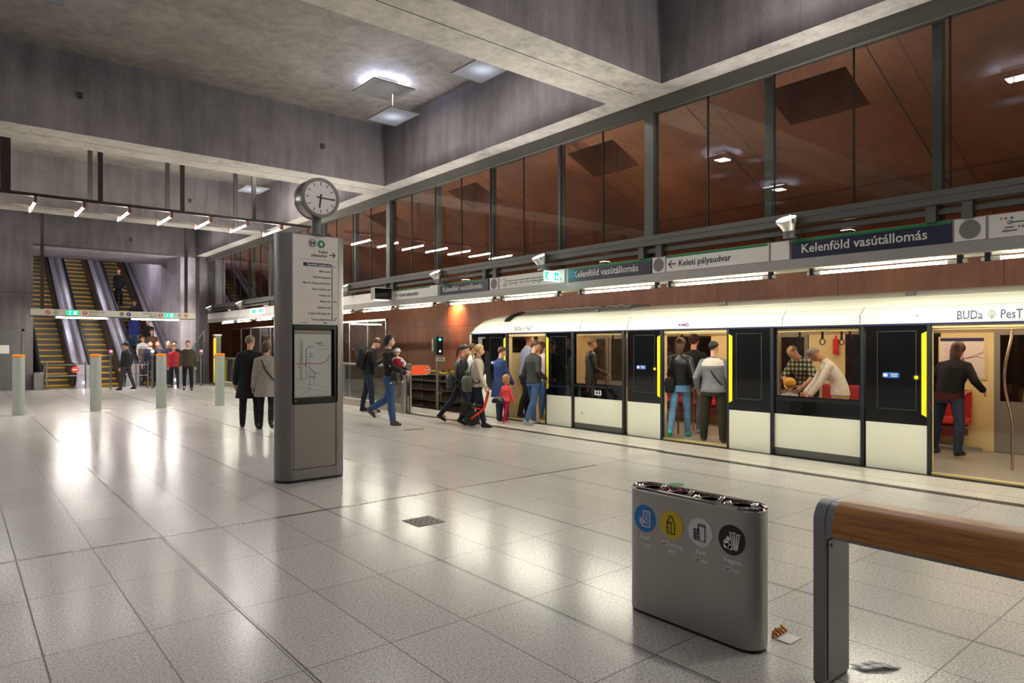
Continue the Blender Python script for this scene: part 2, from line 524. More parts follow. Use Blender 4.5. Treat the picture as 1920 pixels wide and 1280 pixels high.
# ---- escalator shaft
EY, T30 = 30.9, math.tan(R(30))
struct('wall_shaft_right', MB().prism([(30.6, 0), (50, 0), (50, 16), (30.6, 16)], 'x', 7.3, 7.9), M_CONCL)
struct('wall_shaft_left', MB().prism([(30.6, 0), (50, 0), (50, 16), (30.6, 16)], 'x', 1.8, 2.2), M_CONCL)
struct('ceiling_shaft', MB().prism([(30.6, ZB), (34.3, ZB), (50, ZB + 15.7 * T30), (50, ZB + 15.7 * T30 + .3), (30.6, ZB + .3)], 'x', 2.2, 7.3), M_CONCL)
struct('floor_shaft', MB().prism([(30.5, -1), (30.5, -.02), (EY + 1.2, -.1), (50, (50 - EY - .4) * T30 - .5), (50, -1)], 'x', 2.2, 7.3), M_DKM)
struct('wall_shaft_end', MB().box(2.2, 7.3, 49.9, 50.2, 9, 16), mat('dark_shaft_end', (40, 38, 40), .8))
# lower left plinth beside the first escalator
struct('trim_5', MB().box(2.2, 2.5, 29.75, 30.9, 0, .62), M_STEEL, None, .01)

d = room('door_1', (1.15, 30, 0))
obj('door_frame', MB().box(.36, .44, 29.93, 30.0, 0, 2.2).box(1.86, 1.94, 29.93, 30.0, 0, 2.2).box(.36, 1.94, 29.93, 30.0, 2.12, 2.2), M_GREYM, d, .004)
obj('door_panel', MB().box(.44, 1.86, 29.95, 30.0, .01, 2.12), M_GREYM, d)
obj('door_handle', MB().box(1.6, 1.78, 29.9, 29.93, 1.02, 1.05).box(1.75, 1.79, 29.9, 29.95, 1.0, 1.07), M_CHROME, d)
tag(obj('notice', MB().box(1.22, 1.5, 29.935, 29.945, 1.32, 1.62), mat('white_paper', (236, 236, 230), .7)), 'white paper notice taped to the grey steel door', 'notice')

# ================================================================= sign band along the platform edge
BZ0, BZM, BZ1 = 2.56, 2.7, 2.94
M_BAND = mat('band_grey_metal', (160, 157, 152), .4, .3, .05, 3)
band = thing('sign_canopy', 'long grey sign canopy hung along the platform edge under the tall glazing', 'sign canopy', (GX + .1, 10, BZ0))
obj('housing', MB().box(GX + .012, GX + .3, Y0, 29.95, BZM, BZ1 + .01), M_BAND, band)
obj('lower_strip', MB().prism([(GX, BZ0 + .02), (GX + .26, BZ0), (GX + .3, BZM), (GX, BZM)], 'y', Y0, 29.95), M_BAND, band, label='plain grey lower strip with a pale bottom edge')
obj('bottom_edge', MB().box(GX - .006, GX + .03, Y0, 29.95, BZ0 + .005, BZ0 + .02), mat('cream_edge', (196, 190, 160), .5), band)
obj('upper_rail', MB().box(GX - .09, GX - .01, Y0, 29.95, 3.2, 3.27).box(GX + .02, GX + .1, Y0, 29.95, 3.02, 3.09), M_MULL, band, .004)
for k in range(-2, 8):
    for dy in (-.17, .17):
        y = 6.53 + 4 * k + dy
        if y < 29.8:
            obj('bracket', MB().box(GX - .05, GX + .09, y - .05, y + .05, 2.94, 3.12).cyl((GX - .055, y - .02, 3.06), (GX - .05, y - .02, 3.06), .012, 8).cyl((GX - .055, y + .02, 3.0), (GX - .05, y + .02, 3.0), .012, 8), M_MULL, band)

def letters(body, size, M, parent=None, m=M_INK, bold=0.0, align='LEFT', name='lettering'):
    return obj(name, text_mb(body, size, bold, align).move(M), m, parent)
def on_panel(y, z):                          # letters just proud of the sign face
    return facing_left(GX - .012, y, z)

def speaker_tile(y0, y1, label):
    t = thing('speaker_panel', label, 'loudspeaker', (GX, (y0 + y1) / 2, BZM), 0, 'loudspeaker panels in the sign canopy')
    obj('panel', MB().box(GX - .008, GX + .012, y1 + .004, y0 - .004, BZM + .004, BZ1), M_SIGNW, t, .002)
    c, zc = (y0 + y1) / 2, (BZM + BZ1) / 2
    obj('speaker_grille', disc(.1).move(facing_left(GX - .009, c, zc)), mat('grille_grey', (150, 148, 142), .6), t)
    b = MB()
    for k in range(-8, 9):
        h = k * .0112; w = math.sqrt(max(0, .096 ** 2 - h * h))
        b.box(GX - .0125, GX - .0105, c - w, c + w, zc + h - .002, zc + h + .002)
    obj('grille_slot', b, mat('grille_dark', (96, 94, 90), .6), t)
def name_sign(y0, y1, label, tsize, off):
    t = thing('station_name_sign', label, 'station sign', (GX, (y0 + y1) / 2, BZM), 0, 'navy station name signs')
    obj('panel', MB().box(GX - .009, GX + .012, y1 + .003, y0 - .003, BZM + .003, BZ1), M_NAVY, t, .002)
    obj('green_stripe', MB().box(GX - .0105, GX, y1 + .003, y0 - .003, BZ1 - .032, BZ1 + .001), M_GREEN, t)
    letters('Kelenföld vasútállomás', tsize, on_panel(y0 - off, BZM + .068), t, M_SIGNW, .012)
def direction_sign(y0, y1, stripe_end, label):
    t = thing('direction_sign', label, 'direction sign', (GX, (y0 + y1) / 2, BZM), 0, 'white direction signs')
    obj('panel', MB().box(GX - .009, GX + .012, y1 + .003, y0 - .003, BZM + .003, BZ1), M_SIGNW, t, .002)
    obj('green_stripe', MB().box(GX - .0105, GX, stripe_end, y0 - .003, BZ1 - .032, BZ1 + .001), M_GREEN, t)
    a = MB()
    for p in ([(0, 0), (.12, 0)], [(.05, .05), (0, 0), (.05, -.05)]): a.join(stroke(p, .016))
    obj('arrow', a.move(on_panel(y0 - .05, BZM + .112)), M_INK, t)
    letters('Keleti pályaudvar', .125, on_panel(y0 - .22, BZM + .072), t, M_INK, .012)
STOPS = ['Keleti pályaudvar', 'II. János Pál pápa tér', 'Rákóczi tér', 'Kálvin tér', 'Fővám tér', 'Szent Gellért tér', 'Móricz Zsigmond körtér', 'Újbuda-központ', 'Bikás park', 'Kelenföld vasútállomás']
def line_map(y0, y1, label):
    t = thing('line_map_sign', label, 'line map', (GX, (y0 + y1) / 2, BZM), 0, 'white line map panels')
    obj('panel', MB().box(GX - .009, GX + .012, y1 + .003, y0 - .003, BZM + .003, BZ1), M_SIGNW, t, .002)
    n = len(STOPS); a, b = .18, (y0 - y1) - .16; st = (b - a) / (n - 1)
    obj('green_line', rect2(b - a, .012, (a + b) / 2, 0).move(on_panel(y0, BZM + .145)), M_GREEN, t)
    dots = MB(); rings = MB()
    for k in range(n):
        q = disc(.013 if k else .018, 14)
        (dots if k else rings).join(q.move(on_panel(y0 - a - st * k, BZM + .1455)))
    obj('station_dot', dots, M_GREEN, t); obj('terminus_ring', rings, M_INK, t)
    obj('terminus_dot', disc(.011, 14).move(facing_left(GX - .0145, y0 - a, BZM + .1455)), M_SIGNW, t)
    for k, (dy, m) in enumerate(((.07, mat('tram_grey', (150, 150, 150))), (.03, M_RED), (-.02, mat('metro_blue', (30, 60, 150))))):
        obj('transfer_badge', disc(.011, 14).move(on_panel(y0 - a + dy, BZM + .19)), m, t)
    x = MB()
    for k, s in enumerate(STOPS):
        w = s.rsplit(' ', 1) if len(s) > 10 else [s]
        for r, q in enumerate(w):
            x.join(text_mb(q, .03, .01, 'CENTER').move(on_panel(y0 - a - st * k, BZM + .088 - r * .032)))
    obj('lettering', x, M_INK, t)
def blank(y0, y1, label):
    tag(obj('blank_sign_panel', MB().box(GX - .008, GX + .012, y1 + .003, y0 - .003, BZM + .003, BZ1), M_SIGNW, None, .002), label, 'sign panel', 'blank white panels of the sign canopy')

name_sign(12.35, 10.59, 'navy Kelenföld station name sign farthest from the camera, beside the black display screen', .155, .13)
name_sign(8.34, 6.53, 'navy Kelenföld station name sign next to the lit green exit sign', .155, .13)
name_sign(4.30, 2.51, 'largest navy Kelenföld station name sign, above the plaid-shirted man in the train', .155, .13)
speaker_tile(10.56, 10.28, 'round loudspeaker in the white panel beside the line map near the train nose')
speaker_tile(6.51, 6.27, 'round loudspeaker in the white panel before the near Keleti arrow sign')
speaker_tile(2.49, 2.2, 'round loudspeaker panel at the picture edge beside the largest navy sign')
line_map(10.25, 8.42, 'white line map panel with green stops ending at the lit exit sign')
line_map(2.18, .3, 'white line map panel cut by the picture edge, the nearest one')
direction_sign(6.25, 4.6, 4.62, 'white sign with arrow to Keleti pályaudvar nearer the camera')
direction_sign(14.3, 12.42, 12.75, 'white sign with arrow to Keleti pályaudvar behind the black display screen')
blank(4.58, 4.32, 'small blank white panel before the largest navy sign')
blank(.28, -1.5, 'blank white sign panel nearest the camera, out past the line map')
for a, b, s in ((17.9, 14.35, 'blank white canopy panel just past the black display screen'), (21.9, 17.95, 'blank white canopy panel over the tall glass screens'), (25.9, 21.95, 'blank white canopy panel beside the far exit sign'), (29.9, 25.95, 'blank white canopy panel at the far wall end')):
    blank(a, b, s)

def exit_sign(x, y, z, label):
    t = thing('exit_sign', label, 'exit sign', (x, y, z))
    obj('lit_box', MB().box(x - .34, x, y - .02, y + .02, z, z + .17), mat('exit_glow_white', (225, 255, 250), .4, emit=1.6, ecol=(215, 255, 245)), t, .004)
    g = MB().box(x - .33, x - .23, y - .024, y - .02, z + .015, z + .155).box(x - .12, x - .02, y - .024, y - .02, z + .015, z + .155)
    obj('green_field', g, mat('exit_green', (0, 170, 120), .4, emit=.9, ecol=(0, 190, 130)), t)
    r = MB()
    r.join(disc(.014, 12).move(facing_near(x - .255, y - .024, z + .125)))
    for p in ([(-.255, .105), (-.265, .065), (-.29, .04)], [(-.265, .065), (-.24, .045), (-.245, .02)], [(-.285, .095), (-.255, .1), (-.235, .085)], [(-.07, .11), (-.07, .05)], [(-.095, .075), (-.07, .045), (-.045, .075)]):
        r.join(stroke(p, .016).move(facing_near(x, y - .024, z)))
    obj('running_figure', r, mat('exit_pictogram', (240, 255, 250), .4, emit=1.2), t)
exit_sign(8.12, 8.5, 2.72, 'lit green exit sign jutting out from the canopy beside the navy sign')
tag(obj('pictogram_panel', MB().box(GX - .013, GX - .009, 8.16, 8.33, BZM + .06, BZ1 - .02), mat('teal_pictogram', (30, 110, 140), .4)), 'small teal pictogram square at the start of the navy sign', 'pictogram')
fe = thing('exit_sign', 'small lit green exit plate on the far end of the sign canopy', 'exit sign', (GX, 24.2, BZM))
obj('lit_box', MB().box(GX - .03, GX - .01, 23.2, 24.6, BZM + .03, BZ1 - .03), MATS['exit_glow_white'], fe)
obj('green_field', MB().box(GX - .034, GX - .03, 23.3, 23.7, BZM + .05, BZ1 - .05).box(GX - .034, GX - .03, 23.95, 24.35, BZM + .05, BZ1 - .05), MATS['exit_green'], fe)

ds = thing('display_screen', 'dark double-sided train display box hung from the canopy', 'display screen', (7.93, 14.5, 2.7))
obj('casing', MB().box(7.7, 8.19, 14.42, 14.6, 2.7, 3.0), mat('pale_grey_casing', (170, 166, 160), .4), ds, .006)
obj('screen', MB().box(7.72, 8.16, 14.412, 14.42, 2.72, 2.98), M_BLKGLOSS, ds)
cm = thing('dome_camera', 'small dark dome camera on the white canopy panel past the display', 'camera', (GX - .03, 20.0, 2.82))
obj('body', MB().lathe([(.0, 0), (.05, 0), (.05, .03), (.0, .03)], (GX - .01, 20.0, 2.82), 16, 0, 'x'), M_BLACK, cm)
obj('lens', MB().ball((GX - .05, 20.0, 2.82), .035, 10), M_BLKGLOSS, cm)

# ---- fluorescent tubes under the canopy
def edge_tube(y0, label):
    t = thing('tube_light', label, 'tube light', (GX + .02, y0 + .74, 2.5), 0, 'fluorescent tubes under the sign canopy')
    obj('tube', MB().cyl((GX + .02, y0 + .06, 2.5), (GX + .02, y0 + 1.43, 2.5), .016, 10), M_TUBE, t)
    obj('end_cap', MB().cyl((GX + .02, y0 - .12, 2.5), (GX + .02, y0 + .06, 2.5), .022, 10), M_WHITE, t)
    obj('end_cap', MB().cyl((GX + .02, y0 + 1.43, 2.5), (GX + .02, y0 + 1.6, 2.5), .022, 10), M_WHITE, t)
    for y in (y0 - .06, y0 + 1.54):
        obj('clamp', MB().box(GX - .005, GX + .045, y - .025, y + .025, 2.47, 2.565), M_BLACK, t)
NTH = {2.5: 'above the plaid-shirted man', 4.65: 'above the second train door', 6.5: 'above the number 523 window', 8.65: 'beside the exit sign, over the train roof', 10.5: 'over the train nose', 12.65: 'left of the orange glow on the wall'}
for k in range(-2, 7):
    for s in (2.5, 4.65):
        y = s + 4 * k
        if y + 1.6 > 29.9: continue
        n = {4.5: 1}.get(y)
        edge_tube(y, {-5.5: 'white tube light on the canopy behind the camera', -3.35: 'second white tube light on the canopy behind the camera', -1.5: 'white tube light past the picture edge, the last but one', .65: 'white tube light cut by the picture edge at the canopy end',
              2.5: 'long white tube light under the largest navy sign', 4.65: 'long white tube light under the near Keleti arrow sign', 6.5: 'white tube light under the navy sign by the exit sign', 8.65: 'white tube light under the line map near the exit sign',
              10.5: 'white tube light under the farthest navy sign, over the train nose', 12.65: 'white tube light under the far Keleti arrow sign', 14.5: 'white tube light just past the black display screen', 16.65: 'white tube light peeking out beside the information pillar',
              18.5: 'white tube light hidden behind the information pillar', 20.65: 'white tube light seen close to the pillar on its far side', 22.5: 'second white tube light beyond the pillar', 24.65: 'third white tube light beyond the pillar', 26.5: 'white tube light last but one before the far wall', 28.65: 'white tube light at the far wall'}.get(y, 'white tube light under the canopy'))

# ---- uplights standing on the canopy
M_HEAD = mat('lamp_head_grey', (165, 162, 155), .4, .3)
M_UPGLOW = mat('uplight_glow', (235, 235, 255), .4, emit=9, ecol=(236, 232, 255))
def uplight(y, label):
    x, p = 8.04, Vector((8.04, y, 3.05))
    T = Matrix.Translation(p) @ Matrix.Rotation(R(-27), 4, 'Y') @ Matrix.Translation(-p)      # the head leans over the platform
    t = thing('uplight', label, 'uplight', (x, y, 2.95), 0, 'uplights along the canopy')
    obj('base', MB().cyl((x, y, 2.95), (x, y, 3.06), .07, 18).box(x, GX + .05, y - .04, y + .04, 2.95, 3.0), M_GREYM, t)
    obj('lamp_head', MB().lathe([(.07, 0), (.075, .02), (.125, .12), (.13, .15), (.118, .15), (.1, .12)], (x, y, 3.05), 24).move(T), M_HEAD, t)
    obj('lens', MB().lathe([(.0, .0), (.117, 0), (.117, .012), (.0, .016)], (x, y, 3.185), 24).move(T), M_UPGLOW, t)
    l = bpy.data.lights.new('uplight_beam', 'SPOT'); l.energy = UP_LIGHT; l.color = (1.0, .95, .93); l.spot_size = R(140); l.spot_blend = .7; l.shadow_soft_size = .1
    lo = bpy.data.objects.new('uplight_beam', l); COL.objects.link(lo); lo.parent = t; lo.location = (-.1, 0, .32); lo.rotation_euler = (R(180), R(-27), 0)
    for a in (0, 2.1, 4.2):
        obj('clip', MB().box(x + .125 * math.cos(a) - .012, x + .125 * math.cos(a) + .012, y + .125 * math.sin(a) - .012, y + .125 * math.sin(a) + .012, 3.15, 3.21).move(T), M_GREYM, t)
for y, s in ((.3, 'uplight past the picture edge, nearest the camera'), (4.25, 'grey uplight with bright disc above the largest navy sign'), (8.86, 'grey uplight with bright disc just above the exit sign'), (12.2, 'grey uplight with bright disc above the farthest navy sign'), (16.6, 'uplight hidden by the information pillar'), (21.0, 'uplight near the pillar above the far canopy'), (25.2, 'uplight above the far exit plate'), (29.0, 'uplight next to the far wall')):
    uplight(y, s)

# ================================================================= cross rails with tubes in the far bay
def cross_rail(ynear, x0, x1, z, labels):
    yf = ynear + 1.5
    t = thing('light_rail', labels[0], 'light rail', ((x0 + x1) / 2, ynear, z))
    obj('rail', MB().box(x0, x1, ynear - .03, ynear + .03, z - .035, z + .035), M_DKM, t, .004)
    obj('rail', MB().box(x0, x1, yf - .025, yf + .025, z - .03, z + .03), M_DKM, t, .004)
    k = 0
    x = 2.58
    while x > x0: x -= 1.745
    x += 1.745
    while x < x1 - .3:
        wide = .05 if abs(x - .835) > .01 else .09
        obj('hanger', MB().box(x - wide, x + wide, ynear - .04, ynear + .04, z, ZC), M_DKM, t)
        obj('hanger', MB().box(x - .05, x + .05, yf - .04, yf + .04, z, ZC), M_DKM, t)
        x += 1.745
    i = 0
    x = 6.82
    names = labels[1]
    while x > x0:
        lab = names[i] if i < len(names) else labels[2]
        u = thing('tube_light', lab, 'tube light', (x, ynear + .75, z - .12), 0, labels[3])
        obj('tube', MB().cyl((x, ynear + .08, z - .13), (x, ynear + 1.42, z - .13), .026, 10), M_TUBE2, u)
        obj('bracket', MB().box(x - .03, x + .03, ynear - .02, ynear + .1, z - .16, z - .02), mat('copper_bracket', (120, 78, 62), .4, .4), u)
        obj('bracket', MB().box(x - .025, x + .025, yf - .08, yf, z - .155, z - .02), MATS['copper_bracket'], u)
        x -= .91; i += 1
cross_rail(17.97, -7.5, 7.72, 4.9, ('dark light rail hung across the bay behind the round clock',
    ['slanting tube light nearest the round clock on the far rail', 'second tube light from the round clock on the far rail', 'third tube light from the clock on the far rail', 'fourth tube light from the clock on the far rail', 'fifth tube light from the clock, over the middle of the escalators', 'tube light over the steel escalator decks, second from the picture edge', 'tube light nearest the picture edge on the far rail'],
    'tube light of the far rail beyond the picture edge', 'tubes on the far cross rail'))

# ---- coffer lamps: a plate close under the slab lit round its edges, a glowing glass below it
M_PLATE = mat('lamp_plate_grey', (96, 92, 84), .5)
M_HALO = mat('lamp_halo_glow', (235, 238, 255), .5, emit=26, ecol=(218, 224, 255))
def frosted():
    g = NG('frosted_lamp_glass')
    P, x, y, z = g.xyz()
    r = g.math('ADD', g.math('MULTIPLY', x, x), g.math('MULTIPLY', y, y))
    g.b.inputs['Base Color'].default_value = (*lin((98, 102, 112)), 1)
    g.b.inputs['Roughness'].default_value = .5
    g.b.inputs['Emission Color'].default_value = (*lin((215, 225, 245)), 1)
    g.put(g.b.inputs['Emission Strength'], g.math('MULTIPLY', g.math('POWER', 2.718, g.math('MULTIPLY', r, -26.0)), .3))
    return g.m
M_FROST = frosted()
def coffer_lamp(x, y, label, cut=None):
    t = thing('ceiling_lamp', label, 'ceiling lamp', (x, y, ZC), 0, 'square lamps in the ceiling coffers')
    obj('plate', MB().box(x - .45, x + .45, y - .43, y + .43, 6.58, 6.6), M_PLATE, t)
    h = MB()
    for a, b, c, e in ((-.36, .36, -.34, -.31), (-.36, .36, .31, .34), (-.36, -.33, -.31, .31), (.33, .36, -.31, .31)):
        h.box(x + a, x + b, y + c, y + e, 6.603, 6.63)
    obj('halo_tube', h, M_HALO, t)
    obj('housing', MB().box(x - .2, x + .2, y - .2, y + .2, 6.6, ZC), M_PLATE, t)
    obj('rod', MB().cyl((x + .2, y, 6.15), (x + .2, y, 6.58), .012, 8), M_DKM, t)
    g = MB().box(-.31, .31, -.46, .46, -.008, .008)
    pl = obj('glass_plate', MB(), M_FROST, t)
    bpy.data.objects.remove(pl)
    pl = link('glass_plate', mesh_of('glass_plate', g, M_FROST), t); pl.location = (.2, 0, 6.12 - ZC)
    f = MB()
    for a, b, c, e in ((-.32, .32, -.47, -.455), (-.32, .32, .455, .47), (-.32, -.305, -.455, .455), (.305, .32, -.455, .455)): f.box(a, b, c, e, -.012, .012)
    fr = link('glass_rim', mesh_of('glass_rim', f, M_GREYM), t); fr.location = pl.location
    l = bpy.data.lights.new('lamp_light', 'AREA'); l.shape = 'RECTANGLE'; l.size, l.size_y = .3, .3; l.energy = LAMP_LIGHT; l.color = (1.0, .96, .95); l.spread = R(180)
    lo = bpy.data.objects.new('lamp_light', l); COL.objects.link(lo); lo.parent = t; lo.location = (0, 0, -.185)
LAMPS = [(6.45, 11.68, 'square ceiling lamp with bright halo in the middle coffer'), (6.45, 8.75, 'square ceiling lamp half hidden by the near beam'), (6.45, 19.75, 'square ceiling lamp in the far coffer behind the rail hangers'), (6.45, 16.75, 'ceiling lamp of the far coffer hidden by the beam'), (6.45, 27.0, 'ceiling lamp in the coffer before the escalators'),
    (1.2, 8.75, 'ceiling lamp in the middle coffer above the picture, away from the tracks'), (.6, 10.2, 'ceiling lamp glowing at the top corner of the middle coffer'), (6.45, 3.6, 'ceiling lamp above the litter bin, out of view'), (6.45, .6, 'ceiling lamp above the bench, out of view'), (1.2, 3.6, 'ceiling lamp above the open floor, out of view'), (1.2, .6, 'ceiling lamp over the camera, out of view'),
    (-3.8, 3.6, 'ceiling lamp over the far platform half, near coffer'), (-3.8, 11.0, 'ceiling lamp over the far platform half, middle coffer'), (1.2, 27.0, 'ceiling lamp over the steel door by the escalators')]
for x, y, s in LAMPS: coffer_lamp(x, y, s)

# ---- warm lamp washing the russet wall
wl = thing('wall_lamp', 'small warm lamp making an orange glow on the russet wall', 'wall lamp', (12.55, 18.3, 3.0))
obj('body', MB().box(12.5, 12.8, 18.22, 18.38, 3.0, 3.08), M_DKM, wl, .004)
obj('lens', MB().box(12.55, 12.7, 18.24, 18.36, 2.985, 3.0), mat('warm_lens_glow', (255, 190, 120), .5, emit=6, ecol=(255, 170, 90)), wl)
l = bpy.data.lights.new('warm_light', 'SPOT'); l.energy = 95; l.color = (1, .5, .24); l.spot_size = R(130); l.spot_blend = .9; l.shadow_soft_size = .06
lo = bpy.data.objects.new('warm_light', l); COL.objects.link(lo); lo.parent = wl; lo.location = (-.06, 0, -.03); lo.rotation_euler = (0, R(-50), 0)

# ---- unseen tubes added in the escalator shaft to light it
for k, (x, y) in enumerate([(3.0, 35.5), (6.3, 35.5), (4.65, 38.5)]):
    z = ZB + max(0, y - 34.3) * T30 - .3
    t = thing('tube_light', ['added unseen shaft tube over the first escalator', 'added unseen shaft tube over the busy escalator', 'added unseen shaft tube over the middle escalator', 'added upper shaft tube over the busy escalator', 'added upper shaft tube over the first escalator'][k], 'tube light', (x, y, z), 0, 'added tubes in the escalator shaft')
    obj('tube', MB().cyl((x - .7, y, z - .05), (x + .7, y, z - .05), .03, 10), M_TUBE3, t)
    obj('fixture', MB().box(x - .75, x + .75, y - .06, y + .06, z - .01, z + .12), M_WHITE, t)

# ---- unseen fill tubes added along the side wall away from the tracks
for k in range(7):
    y = -4 + 5 * k
    t = thing('tube_light', 'added fill tube out of view along the side wall', 'tube light', (-8.4, y, 2.9), 0, 'added fill tubes along the side wall')
    obj('tube', MB().cyl((-8.4, y - 1.4, 2.9), (-8.4, y + 1.4, 2.9), .03, 10), M_TUBE4, t)
    obj('bracket', MB().box(-9.5, -8.37, y - .05, y + .05, 2.93, 3.0), M_GREYM, t)

# ---- lamps on the track side of the canopy, washing the sloping ceiling
for k, y in enumerate((-4.3, -.3, 3.7, 7.7, 11.7, 15.7, 19.7, 23.7, 27.7)):
    t = thing('track_lamp', 'small floodlight on the track side of the sign canopy', 'floodlight', (8.43, y, 2.95), 0, 'floodlights behind the sign canopy')
    obj('body', MB().box(8.36, 8.5, y - .07, y + .07, 2.95, 3.01), M_GREYM, t, .004)
    obj('lens', MB().box(8.37, 8.49, y - .06, y + .06, 3.01, 3.016), mat('flood_glow', (255, 226, 190), .5, emit=6, ecol=(255, 214, 170)), t)
    l = bpy.data.lights.new('flood_beam', 'SPOT'); l.energy = TRACK_LIGHT * (1 if y > 6 else .3); l.color = (1, .84, .68); l.spot_size = R(150); l.spot_blend = .8; l.shadow_soft_size = .08
    lo = bpy.data.objects.new('flood_beam', l); COL.objects.link(lo); lo.parent = t; lo.location = (0, 0, .075); lo.rotation_euler = (R(180), R(22), 0)

# ================================================================= the train
M_TWHITE = mat('train_white', (236, 236, 218), .25, 0, .015, 2, coat=.3)
M_CREAM = mat('train_cream_panel', (226, 200, 146), .4, 0, .03, 3)
M_TFLOOR = mat('train_grey_floor', (150, 142, 130), .4, 0, .1, 30)
M_TSTEEL = mat('train_door_grey', (140, 132, 124), .4, .2, .04, 4)
M_TDARK = mat('dark_tunnel_window', (26, 18, 15), .06, spec=.6)
M_SEAT = mat('red_seat', (176, 22, 22), .45, 0, .06, 8)
M_POLE = mat('satin_pole', (200, 178, 160), .25, 1.0)
M_CEIL = mat('train_ceiling_cream', (235, 220, 186), .5)
M_TSTRIP = mat('train_strip_glow', (255, 236, 200), .5, emit=TRAIN_LIGHT, ecol=(255, 236, 205))
train = thing('metro_train', 'white and black metro train standing with open doors at the platform', 'train', (TX, 6.6, 0))

OPEN = [(10.14, 11.43), (5.93, 7.22), (1.81, 3.11), (-2.3, -1.0)]      # door openings
WIN = [(8.1, 9.35), (3.93, 5.17), (-.18, 1.06), (-4.3, -3.05)]           # fixed window fields
YT0, NOSE = -5.0, 12.9
FZ = .015
# roof and cove, narrowing to the nose
prof = [(.0, 1.88), (.01, 2.0), (.06, 2.115), (.12, 2.165), (.2, 2.225), (.3, 2.255), (.5, 2.31), (.85, 2.36), (1.38, 2.385)]
prof += [(2.76 - x, z) for x, z in prof[-2::-1]]
def roof_ring(y, k, drop):
    c = TX + 1.38
    return [(c + (TX + x - c) * k, y, 1.88 + (z - 1.88) * drop) for x, z in prof]
rings = [roof_ring(YT0, 1, 1), roof_ring(11.6, 1, 1), roof_ring(12.2, .996, .97), roof_ring(12.55, .985, .86), roof_ring(12.75, .97, .62), roof_ring(12.86, .955, .3), roof_ring(12.9, .95, .03)]
shell = MB().loft(rings, 0, False, False)
# nose frame, side bands, sills
shell.loft([[(TX - .005 + a, y, z) for a, y, z in ((0, 12.72, 0.0), (.09, 12.9 , 0.0), (.09, 12.93, .9), (.06, 12.9, 1.9), (0, 12.76, 1.9), (0, 12.84, 1.0))], [(TX + .12 + a, y, z) for a, y, z in ((0, 12.72, 0.0), (0, 12.9, 0.0), (0, 12.93, .9), (0, 12.9, 1.9), (0, 12.76, 1.9), (0, 12.84, 1.0))]])
shell.box(TX + .02, TX + 2.7, 12.7, 12.86, -.9, 1.0)
obj('roof', shell, M_TWHITE, train, 0, 40)
obj('roof_fold', MB().box(TX + .045, TX + .06, YT0, 11.6, 2.09, 2.1).box(TX + .185, TX + .2, YT0, 11.6, 2.222, 2.232), mat('roof_fold_grey', (188, 186, 172), .5), train)
obj('blue_line', MB().box(TX - .012, TX + .05, YT0, 12.8, 1.862, 1.885), mat('train_blue_line', (24, 26, 78), .4), train)
j = MB()
for y in (11.75, 9.2, 8.0, 5.05, 3.95, 1.0):
    j.box(TX - .002, TX + .012, y - .005, y + .005, 1.89, 2.0)
    j.add([(TX + .006, y, 2.0), (TX + .006, y + .012, 2.0), (TX + .058, y - .03, 2.118), (TX + .058, y - .045, 2.118)], [(0, 1, 2, 3)])
obj('panel_joint', j, mat('joint_grey', (120, 120, 112), .6), train)
rv = MB()
for y in (8.55, 2.0 + 1.25, 11.3): rv.lathe([(0, 0), (.013, 0), (.013, .004), (0, .004)], (TX - .0, y, 1.98), 12, 0, 'x')
obj('rivet', rv, M_GREYM, train)
cl = MB()
for y in (9.0, 6.2, 3.4, .8): cl.box(TX + .3, TX + .33, y - .02, y + .1, 2.255, 2.31)
obj('roof_clip', cl, M_DKM, train)
q = obj('roof_unit', MB().prism([(TX + .35, 2.26), (TX + 1.0, 2.26), (TX + 1.0, 2.4), (TX + .5, 2.385)], 'y', 8.3, 11.3), M_GREYM, train)
obj('cable', MB().tube([(TX + .4, 8.3 + .1 * k, 2.36 + .012 * (k % 3)) for k in range(31)], .015, 6), M_CHROME, q)
obj('roof_vent', MB().prism([(TX + .06, 2.13), (TX + .13, 2.19), (TX + .3, 2.275), (TX + .5, 2.33), (TX + .5, 2.36), (TX + .28, 2.3), (TX + .1, 2.2)], 'y', 11.42, 11.62), M_BLACK, train)

# floor, far side, ceiling
body = MB().box(TX + .06, TX + 2.7, YT0, 12.7, -.3, FZ)
obj('floor_plate', body, M_TFLOOR, train)
obj('skirt', MB().box(TX + .03, TX + .06, YT0, 12.7, -.9, -.02), mat('dark_train_skirt', (30, 30, 34), .6), train)
FX = TX + 2.58                                     # inner face of the far side
far = MB()
def gaps(list_, lo, hi):
    out = []; y = hi
    for a, b in sorted(list_, reverse=True):
        if b > hi or a < lo: continue
        out.append((b, y)); y = a
    out.append((lo, y)); return out
fardoor = OPEN; farwin = [(a - .12, b + .12) for a, b in WIN]
for a, b in gaps(fardoor + farwin, YT0, 11.6): far.box(FX, FX + .1, a, b, 0, 2.1)
for a, b in farwin: far.box(FX, FX + .1, a, b, 0, .85)
far.box(FX, FX + .1, YT0, 11.6, 1.82, 2.15)
obj('far_wall_panel', far, M_CREAM, train)
for a, b in farwin: obj('far_window', MB().box(FX + .02, FX + .05, a, b, .85, 1.82), M_TDARK, train)
for a, b in fardoor:
    for c, e in ((a, (a + b) / 2 - .004), ((a + b) / 2 + .004, b)):
        dd = obj('far_door', MB().box(FX + .0, FX + .05, c + .02, e, .02, 1.84), M_TSTEEL, train, .004)
        obj('door_window', MB().box(FX - .004, FX + .01, c + .09, e - .08, .78, 1.76), M_TDARK, dd)
obj('inner_ceiling', MB().box(TX + .1, FX + .05, YT0, 11.6, 2.02, 2.06), M_CEIL, train)
cv = MB()
